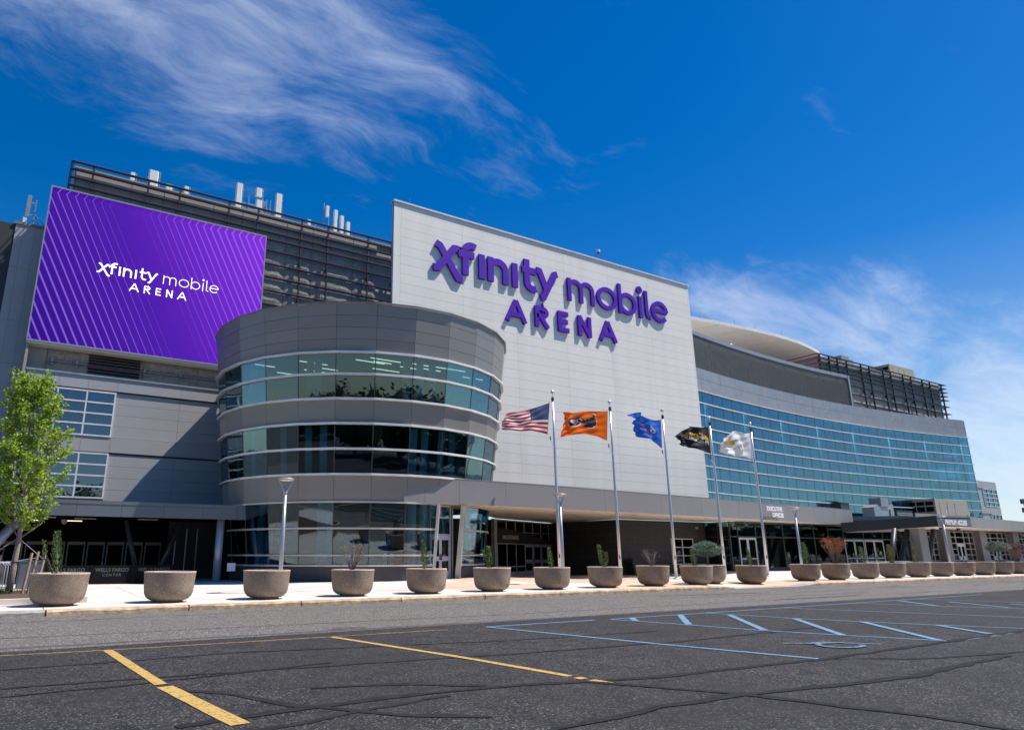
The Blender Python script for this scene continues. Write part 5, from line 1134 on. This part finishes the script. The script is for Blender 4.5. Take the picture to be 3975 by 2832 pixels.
cloth_text(fk, 'nbc', 'Sports', cY, .16, .70, .46, .76, .06); cloth_text(fk, 'nbc', 'PHILADELPHIA', cW, .07, .74, .30, .45, .12)
decal(fk, 'nbc', 'feather', cY, [ell(.10, .50, .040, .10, 14), ell(.13, .58, .035, .10, 14)]); decal(fk, 'nbc', 'feather', cW, [ell(.185, .60, .028, .11, 14)], .016); decal(fk, 'nbc', 'feather', cP, [ell(.155, .68, .014, .07, 12)], .02)
fw_ = flag('white', 'crumpled white flag with a gold and grey emblem', [cW], lambda u, v: 0)
decal(fw_, 'white', 'emblem', cY, [[(.36, .66), (.50, .69), (.84, .70), (.83, .665), (.56, .63), (.49, .50), (.46, .50), (.47, .60)]]); decal(fw_, 'white', 'emblem_lines', cG, [[(.30, .55), (.33, .50), (.27, .12), (.24, .10)], [(.36, .66), (.66, .74), (.66, .71), (.38, .61)], [(.42, .44), (.44, .42), (.34, .22), (.33, .24)]], .016)

# ------------------------------------------------------------------ lamp posts
LLAB = ['grey lamp post with a disc head, behind the third planter before the rotunda', 'grey lamp post with a disc head beside the striped flag pole', 'grey lamp post with a disc head before the executive offices lobby', 'grey lamp post with a disc head before the tilted dark canopy']
l0 = None
for x, lab in zip((9.06, 23.1, 42.65, 62.0), LLAB):
    z0 = gz(x, 26.5)
    if l0 is None:
        l0 = thing('lamp_post', lab, 'lamp post', (x, 26.5, z0), 'lamp posts on the pavement')
        MB().tube([(x, 26.5, z0), (x, 26.5, z0+3.66)], [.080, .068], 18).build('pole', M['alu_blue'], l0, True); MB().lathe([(.09, z0+.12), (.15, z0+.03), (.15, z0)], 18, (x, 26.5, 0)).build('base_plate', M['alu_blue'], l0)
        MB().tube([(x, 26.5, z0+3.66), (x, 26.5, z0+3.80)], .074, 16).build('collar', M['alu_blue'], l0, True)
        for s in (-1, 1): MB().tube([(x+s*.02, 26.5, z0+3.74), (x+s*.06, 26.5, z0+3.83), (x+s*.27, 26.5, z0+4.16), (x+s*.285, 26.5, z0+4.22)], [.055, .042, .026, .026], 10).build('arm', M['alu_blue'], l0, True)
        MB().lathe([(.005, z0+4.325), (.18, z0+4.315), (.29, z0+4.285), (.325, z0+4.25), (.315, z0+4.225), (.27, z0+4.215)], 30, (x, 26.5, 0)).build('head', M['wingtop'], l0, True)
        MB().lathe([(.268, z0+4.216), (.24, z0+4.20), (.005, z0+4.19)], 26, (x, 26.5, 0)).build('lens', plain('lamp_lens', (.75, .70, .60), .35), l0, True)
    else:
        c = copy_tree(l0); c.location = (x, 26.5, z0); c['label'] = lab

# ------------------------------------------------------------------ planters
PX0 = [1.48, 4.51, 7.58, 10.71, 13.75, 16.79, 19.90, 22.97, 26.02, 29.08, 30.98, 33.36, 38.18, 41.16, 44.3, 47.4, 50.5, 53.6, 56.68, 59.74, 62.78, 65.8]
PLB = ['largest round concrete planter at the left, holding a two-stemmed evergreen', 'empty round concrete planter in front of the black sponsor banners', 'empty round concrete planter in front of the first lamp post', 'round concrete planter with a bare shrub, in front of the jerseys', 'round concrete planter with a slim evergreen left of the rotunda door', 'round concrete planter in front of the rotunda door corner', 'round concrete planter hiding the foot of the striped flag pole', 'round concrete planter in front of the orange flag pole', 'round concrete planter with pale bare twigs beside the black bin', 'round concrete planter overlapping the one with the ball conifer', 'round concrete planter with the ball conifer, set back in a second row', 'lone round concrete planter at the dropped kerb before the lobby door', 'round concrete planter with a thick evergreen by the third lamp post', 'round concrete planter with the orange shrub', 'round concrete planter just right of the orange shrub', 'round concrete planter second to the right of the orange shrub', 'round concrete planter in front of the big pier of the tilted canopy', 'empty round concrete planter right of the tilted canopy pier', 'empty round concrete planter in front of the fourth lamp post', 'empty round concrete planter left of the far ball conifer', 'round concrete planter holding the far ball conifer', 'round concrete planter with the maroon shrub at the far right']
def planter_meshes(root, x, y, z0):
    prof = [(.0, .002), (.43, 0), (.44, .055), (.50, .06), (.60, .105), (.675, .185), (.715, .28), (.735, .42), (.752, .65), (.768, .865)]
    MB().lathe([(r, z0+z) for r, z in prof], 44, (x, y, 0)).build('bowl', M['planter'], root, True)
    MB().lathe([(.769, z0+.866), (.775, z0+.895), (.765, z0+.902), (.69, z0+.902), (.68, z0+.89), (.665, z0+.78)], 44, (x, y, 0)).build('rim', M['rim'], root, True)
    MB().lathe([(.665, z0+.79), (.3, z0+.81), (.0, z0+.80)], 28, (x, y, 0)).build('soil', M['soil'], root)
pl0 = None; PPOS = []
for i, (x, lab) in enumerate(zip(PX0, PLB)):
    y = 23.55 if i != 10 else 24.25; z0 = gz(x, y); PPOS.append((x, y, z0))
    if pl0 is None:
        pl0 = thing('planter', lab, 'planter', (x, y, z0), 'round concrete planters along the kerb'); planter_meshes(pl0, x, y, z0)
    else:
        c = copy_tree(pl0); c.location = (x, y, z0); c.rotation_euler = (0, 0, random.uniform(0, 6.28)); c['label'] = lab
        s = random.uniform(.985, 1.015); c.scale = (s, s, random.uniform(.98, 1.02))

# ------------------------------------------------------------------ plants
def leafquad(m, p, d, w, l, rnd):
    d = d.normalized(); s = d.cross(Vector((rnd.uniform(-1, 1), rnd.uniform(-1, 1), rnd.uniform(-1, 1)))).normalized()*w/2; e = p+d*l
    o = len(m.v); m.v += [tuple(p), tuple(p+d*l*.5+s), tuple(e), tuple(p+d*l*.5-s)]; m.f.append((o, o+1, o+2, o+3))
def evergreen(name, stems, seed, label, loc, group, h_mat='leaf_dark', dens=1.0):
    r = random.Random(seed); t = thing(name, label, 'shrub', loc, group); b = Vector(loc); sm_ = MB(); lm = MB()
    for dx, dy, h, wdt, lean in stems:
        top = b+Vector((dx+lean, dy, h)); base = b+Vector((dx*.3, dy*.3, 0)); sm_.tube([base, (base+top)/2+Vector((dx*.2, 0, 0)), top-Vector((0, 0, .06))], [.022, .016, .007], 6)
        n = int(420*h*wdt/.2*dens)
        for k in range(n):
            f = r.random()**.85; c = base+(top-base)*f+Vector((dx*.4*math.sin(math.pi*f), 0, 0)); rad = wdt*(.35+.9*math.sin(math.pi*min(1, .12+f*.86)))*.55
            a = r.uniform(0, 6.283); rr = rad*math.sqrt(r.random()); p = c+Vector((math.cos(a)*rr, math.sin(a)*rr, 0))
            leafquad(lm, p, Vector((math.cos(a)*.6, math.sin(a)*.6, r.uniform(.4, 1.3))), r.uniform(.030, .046), r.uniform(.055, .10), r)
    sm_.build('stem', M['bark'], t); lm.build('foliage', M[h_mat], t); return t
def at(i, dx=0, dy=0): x, y, z = PPOS[i]; return (x+dx, y+dy, z+.80)
EG = 'upright evergreens in the planters'
evergreen('evergreen_shrub', [(-.02, 0, 1.24, .19, -.14), (-.24, 0, 1.0, .05, -.22)], 1, 'two-stemmed upright evergreen in the largest planter at the left', at(0, -.08), EG)
evergreen('evergreen_shrub', [(.0, 0, 1.10, .15, -.10)], 2, 'slim dark evergreen in the planter left of the rotunda door', at(4, -.05), EG)
evergreen('evergreen_shrub', [(-.02, 0, .92, .20, -.02), (-.13, .05, .8, .06, -.12)], 3, 'flat-topped evergreen in front of the rotunda door corner', at(5, -.1), EG)
evergreen('evergreen_shrub', [(0, 0, .86, .16, -.12)], 4, 'slim bright-tipped evergreen beside the striped flag pole', at(6, 0), EG)
evergreen('evergreen_shrub', [(0, 0, 1.0, .17, -.24), (.12, 0, .7, .12, .06)], 5, 'leaning evergreen with a pointed top before the dark block wall', at(7, -.05), EG)
evergreen('evergreen_shrub', [(0, 0, .82, .18, -.15)], 6, 'short evergreen between the blue flag pole and the ball conifer', at(9, -.05), EG)
evergreen('evergreen_shrub', [(.05, 0, .95, .10, -.18), (.02, .05, .75, .12, .02)], 7, 'thin dark evergreen in front of the white lobby door', at(11, 0), EG, dens=.8)
evergreen('evergreen_shrub', [(0, 0, 1.22, .27, -.14)], 8, 'thick rounded evergreen right of the third lamp post', at(12, .22), EG)
evergreen('evergreen_shrub', [(0, 0, 1.05, .20, -.28)], 9, 'leaning evergreen just right of the orange shrub', at(14, .1), EG)
evergreen('evergreen_shrub', [(0, 0, 1.18, .22, -.10), (.2, 0, 1.0, .12, .1)], 10, 'loose tall evergreen in front of the raking canopy leg', at(15, .1), EG, 'leaf_olive')
evergreen('evergreen_shrub', [(0, 0, 1.2, .24, .0)], 11, 'narrow evergreen beside the big pier of the tilted canopy', at(16, .0), EG, 'leaf_olive')
def twiggy(name, label, loc, seed, h, spread, n, leafm, nleaf, lsize, group=None):
    r = random.Random(seed); t = thing(name, label, 'shrub', loc, group); b = Vector(loc); m = MB(); lm = MB(); tips = []
    for k in range(n):
        a = r.uniform(0, 6.283); s = spread*math.sqrt(r.random()); p = b+Vector((math.cos(a)*.05, math.sin(a)*.05, 0)); hh = h*r.uniform(.65, 1.0); q = b+Vector((math.cos(a)*s*.45, math.sin(a)*s*.45, hh*.5)); e = b+Vector((math.cos(a)*s, math.sin(a)*s, hh))
        m.tube([p, q+Vector((r.uniform(-.03, .03), r.uniform(-.03, .03), 0)), e], [.012, .008, .004], 5, False)
        for j in range(3):
            f = r.uniform(.4, .95); c = q+(e-q)*f if f > .5 else p+(q-p)*(f*2); d = c+Vector((r.uniform(-.16, .16), r.uniform(-.16, .16), r.uniform(.08, .26)))*h; m.tube([c, (c+d)/2+Vector((r.uniform(-.02, .02), 0, .01)), d], [.006, .004, .003], 4, False); tips += [d, (c+d)/2]
        tips += [e, e*.7+q*.3]
    m.build('branches', M['twig'], t)
    for k in range(nleaf):
        p = r.choice(tips)+Vector((r.gauss(0, .04), r.gauss(0, .04), r.gauss(0, .04))); leafquad(lm, p, Vector((r.uniform(-1, 1), r.uniform(-1, 1), r.uniform(-.5, 1))), lsize*.6, lsize, r)
    if nleaf: lm.build('foliage', M[leafm], t)
    return t
twiggy('bare_shrub', 'bare brown shrub with a few olive leaves, before the jersey display', at(3, -.03), 21, .95, .48, 26, 'leaf_olive', 130, .06)
twiggy('bare_shrub', 'pale leafless shrub of dry twigs beside the black bin', at(8, -.03), 22, .85, .52, 28, 'leaf_olive', 0, .05)
twiggy('orange_shrub', 'rusty orange shrub before the dark lobby glass', at(13, .08), 23, 1.42, .78, 40, 'leaf_rust', 1500, .065)
twiggy('maroon_shrub', 'dark maroon shrub at the far right end of the planters', at(21, -.1), 24, 1.35, .80, 34, 'leaf_maroon', 1100, .07)
def ballconifer(label, loc, seed, h, rx, rz):
    r = random.Random(seed); t = thing('ball_conifer', label, 'conifer', loc, 'clipped conifers on bare stems'); b = Vector(loc); MB().tube([b, b+Vector((.0, 0, h-rz*.3))], [.05, .04], 8).build('trunk', M['bark'], t)
    lm = MB(); br = MB()
    for k in range(230):
        a = r.uniform(0, 6.283); zz = r.uniform(-.9, 1); rad = math.sqrt(max(.05, 1-zz*zz))*r.uniform(.55, 1.08); c = b+Vector((math.cos(a)*rad*rx, math.sin(a)*rad*rx, h+zz*rz*r.uniform(.8, 1.1)))
        if k % 6 == 0: br.tube([b+Vector((0, 0, h-rz*.4)), c], [.02, .006], 5, False)
        for j in range(34):
            d = Vector((r.gauss(0, 1), r.gauss(0, 1), r.gauss(0, .55)+.2)); p = c+Vector((r.gauss(0, .07), r.gauss(0, .07), r.gauss(0, .03))); leafquad(lm, p, d, .030, r.uniform(.06, .10), r)
    br.build('limbs', M['bark'], t); lm.build('crown', M['leaf_blue'], t); return t
ballconifer('blue-green ball conifer on a short stem in the second-row planter', at(10, -.08), 31, .86, .68, .36)
ballconifer('far ball conifer with a wide flat crown before the window arcade', at(20, -.1), 32, 1.15, .72, .36)

# ------------------------------------------------------------------ young street tree in its bed
bed = thing('planting_bed', 'raised planting bed with a pale concrete kerb round the young tree', 'planting bed', (-3, 27, .15))
bm_ = MB(); bm_.box(-9, 2.36, 24.55, 24.85, .1, .31).box(2.06, 2.36, 24.851, 31.4, .1, .31).box(-9, 2.059, 31.1, 31.4, .1, .31); bm_.build('kerb_wall', M['slab'], bed)
mm = MB(); rr = random.Random(5); nx, ny2 = 36, 22
for i in range(nx+1):
    for j in range(ny2+1): mm.v.append((-9+11.05*i/nx, 24.86+6.2*j/ny2, .25+rr.uniform(0, .05)))
mm.f = [(i*(ny2+1)+j, (i+1)*(ny2+1)+j, (i+1)*(ny2+1)+j+1, i*(ny2+1)+j+1) for i in range(nx) for j in range(ny2)]; mm.build('mulch', M['mulch'], bed)
gm = MB()
for k in range(700):
    p = Vector((rr.gauss(-.25, .35), rr.gauss(28.6, .35), .28)); leafquad(gm, p, Vector((rr.uniform(-.6, .6), rr.uniform(-.6, .6), 1)), .03, rr.uniform(.08, .22), rr)
tag(gm.build('grass_tuft', M['leaf_tree'], bed), kind='stuff')
tr = thing('young_tree', 'young staked tree with bright spring leaves at the left edge', 'tree', (.34, 28.94, .28))
tb = Vector((.34, 28.94, .28)); r = random.Random(11); tm = MB()
tm.tube([tb+Vector((-.03, 0, -.02)), tb+Vector((0, 0, .9)), tb+Vector((.04, 0, 1.7)), tb+Vector((.02, 0, 3.2)), tb+Vector((-.15, 0, 5.4)), tb+Vector((-.45, 0, 7.6))], [.115, .095, .085, .062, .036, .010], 12)
tm.build('trunk', M['bark'], tr, True)
bmesh_ = MB(); lm = MB(); pts_ = []
for k in range(64):
    f = (k+.5)/64; z = 1.75+f*5.4; a = k*2.4+r.uniform(-.4, .4); wdt = (1.42 if z < 4.6 else 1.42*(8.4-z)/3.8)*r.uniform(.6, 1.0)
    if z < 2.4: wdt *= .85
    c0 = tb+Vector((.04-.02*z if z < 3 else -.07*(z-3)+.0, 0, z)); e = c0+Vector((math.cos(a)*wdt, math.sin(a)*wdt, wdt*r.uniform(.75, 1.3))); mid = c0+(e-c0)*.5+Vector((math.cos(a)*.12, math.sin(a)*.12, -.10*wdt))
    bmesh_.tube([c0, mid, e], [.030-.016*f, .017-.008*f, .005], 6, False)
    for j in range(8):
        t = r.uniform(.25, 1); c = c0*(1-t)**2+mid*2*t*(1-t)+e*t*t; d = c+Vector((r.uniform(-.3, .3), r.uniform(-.3, .3), r.uniform(.1, .45))); bmesh_.tube([c, d], [.007, .003], 4, False); pts_ += [c+(d-c)*q for q in (.4, .7, 1.0)]
    pts_ += [c0*(1-t)**2+mid*2*t*(1-t)+e*t*t for t in (.5, .65, .8, .9, 1.0)]
bmesh_.build('branches', M['bark'], tr)
for p in pts_:
    n = r.randint(5, 10)
    for j in range(n):
        q = p+Vector((r.gauss(0, .055), r.gauss(0, .055), r.gauss(0, .05))); leafquad(lm, q, Vector((r.gauss(0, 1), r.gauss(0, 1), r.gauss(-.1, .8))), r.uniform(.055, .10), r.uniform(.07, .125), r)
lm.build('crown', M['leaf_spring'], tr)
SLAB_ = ['wooden tree stake at the left edge of the picture', 'wooden tree stake nearest the trunk on its right', 'middle one of the three wooden stakes right of the trunk', 'right one of the three wooden stakes, furthest from the trunk']
for (x0, x1, y, zt), lab in zip(((-.20, -.09, 28.7, 1.54), (.74, .84, 29.0, 1.62), (.90, 1.04, 29.2, 1.67), (1.13, 1.27, 29.1, 1.70)), SLAB_):
    s_ = thing('tree_stake', lab, 'stake', (x0, y, .25), 'stakes round the young tree'); MB().tube([(x0-.02, y, .2), (x1, y, zt)], .045, 10).build('pole', M['wood'], s_); MB().tube([(x1-.012, y, zt-.28), (x1-.010, y, zt-.25)], .049, 10).build('wire_wrap', M['rope'], s_)
tie = thing('tree_tie', 'grey tie wires holding the young tree to its stakes', 'tie wire', (.36, 28.94, 1.35))
MB().tube([(-.10, 28.7, 1.33), (.2, 28.9, 1.33), (.36, 28.82, 1.33), (.84, 29.0, 1.42), (1.0, 29.2, 1.44)], .012, 5).build('wire', M['rope'], tie); MB().tube([(.40, 28.85, 2.08), (1.24, 29.1, 1.38)], .012, 5).build('wire', M['rope'], tie); MB().tube([(.30, 28.85, 2.08), (-.35, 28.7, 1.55)], .012, 5).build('wire', M['rope'], tie)
MB().lathe([(.105, 1.30), (.118, 1.32), (.105, 1.37)], 12, (.345, 28.94, 0)).build('collar', M['dark'], tie)
# crowd barriers and cabinet behind the tree
BLAB = 'one of the galvanised crowd barriers stacked behind the young tree'
b0 = None
for k in range(5):
    x, y = -.35+.09*k, 31.9+.12*k; z0 = .2
    if b0 is None:
        b0 = thing('crowd_barrier', BLAB, 'barrier', (x, y, z0), 'crowd barriers stacked behind the tree')
        MB().tube([(x-1.6, y, z0+.15), (x-1.6, y, z0+.95), (x-1.5, y, z0+1.06), (x+.35, y, z0+1.06), (x+.47, y, z0+.94), (x+.47, y, z0+.15), (x-1.6, y, z0+.15)], .021, 8).build('frame', M['wingtop'], b0, True)
        for q in range(16): MB().tube([(x-1.5+.12*q, y, z0+.15), (x-1.5+.12*q, y, z0+1.05)], .008, 5).build('bar', M['wingtop'], b0)
        for xx in (x-1.3, x+.2): MB().tube([(xx, y-.25, z0), (xx, y, z0+.15), (xx, y+.25, z0)], .02, 6).build('foot', M['wingtop'], b0)
    else:
        c = copy_tree(b0); c.location = (x, y, z0)
uc = thing('utility_cabinet', 'dark slate cabinet behind the tree stakes', 'cabinet', (.95, 32.6, .2)); MB().box(.55, 1.4, 32.4, 33.0, .2, 1.28).build('body', M['slate'], uc); MB().box(.53, 1.42, 32.38, 33.02, 1.281, 1.33).build('lid', M['slate'], uc); MB().box(.60, 1.35, 32.38, 32.399, .3, 1.2).build('door', M['slate'], uc)
# black sponsor banners on the barrier under the left canopy
gt = plain('banner_grey', (.10, .10, .105), .8)
for k, (x, lab) in enumerate(((1.62, 'black sponsor banner fence behind the largest planter'), (3.46, 'black sponsor banner fence between the two left planters'), (5.28, 'black sponsor banner fence behind the second planter'))):
    t = thing('banner_barrier', lab, 'banner', (x+.9, 36.2, .1), 'black banner fences under the left canopy')
    MB().box(x, x+1.80, 36.2, 36.23, .16, 1.08).build('banner', M['black'], t); MB().tube([(x+.01, 36.25, .1), (x+.01, 36.25, 1.1)], .02, 6).build('post', M['dark'], t); MB().box(x, x+1.8, 36.18, 36.199, .10, .155).build('base_rail', M['mullion'], t)
    text('lettering', 'WELLS FARGO', .235, (x+.9, 36.193, .80), (R(90), 0, 0), gt, t, .002, 'CENTER', .92, .003); text('lettering', 'CENTER', .17, (x+.9, 36.193, .60), (R(90), 0, 0), gt, t, .002, 'CENTER', 1.1, .002, 1.25)
# black litter bin
bn_ = thing('litter_bin', 'black hooded litter bin by the dark block wall', 'bin', (40.3, 38.25, gz(40.3, 38.2))); z0 = gz(40.3, 38.2)
bk = plain('bin_black', (.014, .014, .015), .35, var=.05)
MB().box(39.86, 40.62, 37.9, 38.55, z0+.03, z0+.78).build('body', bk, bn_); MB().box(39.92, 40.24, 37.872, 37.899, z0+.08, z0+.72).build('door', bk, bn_); MB().box(40.27, 40.57, 37.872, 37.899, z0+.08, z0+.72).build('door', bk, bn_)
MB().prism([(39.72, z0+.80), (40.80, z0+.80), (40.86, z0+.95), (40.74, z0+1.10), (40.5, z0+1.16), (40.0, z0+1.16), (39.78, z0+1.10), (39.66, z0+.95)], 37.82, 38.62).build('hood', bk, bn_)
for x in (39.80, 40.30): MB().box(x, x+.42, 37.80, 37.819, z0+.86, z0+1.06).build('flap', M['dark'], bn_)
MB().box(39.9, 40.58, 37.95, 38.5, z0, z0+.029).build('base_plate', bk, bn_)
# hand rails by the tilted canopy
hr = thing('hand_rail', 'grey hand rail between the raking legs of the tilted canopy', 'hand rail', (60, 30, .2))
MB().tube([(55.5, 29.6, 1.0), (66, 29.6, 1.0)], .03, 6).build('top_rail', M['steel'], hr)
for x in (55.5, 57.5, 59.5, 61.8, 64): MB().tube([(x, 29.6, .15), (x, 29.6, 1.0)], .025, 6).build('post', M['steel'], hr)
# wooded edge across the lot, behind the camera: seen mirrored in the glass
tl = MB(); r = random.Random(77); trunks = MB(); cores = MB()
for k in range(112):
    x = -110+4.8*k+r.uniform(-1.5, 1.5); y = -34+r.uniform(-5, 5); h = r.uniform(8.5, 12.8); w = r.uniform(3.4, 5.0); trunks.tube([(x, y, 0), (x, y, h*.7)], [.3, .12], 6)
    cores.lathe([(.1, h*.95), (w*.6, h*.8), (w*.78, h*.5), (w*.6, h*.18), (.1, h*.10)], 9, (x, y, 0))  # solid inner mass added to each crown to block light
    for j in range(420):
        d = Vector((r.gauss(0, 1), r.gauss(0, 1), r.gauss(0, 1))).normalized()*(.7+.35*r.random()); p = Vector((x+d.x*w, y+d.y*w, h*.54+d.z*h*.47)); leafquad(tl, p, Vector((r.gauss(0, 1), r.gauss(0, 1), r.gauss(0, 1))), .45, .75, r)
wd = tag(tl.build('treeline', M['leaf_tree']), 'row of leafy trees across the parking lot', None, None, 'stuff')
trunks.build('trunks', M['bark'], wd); cores.build('crown_blocker', M['leaf_tree'], wd)
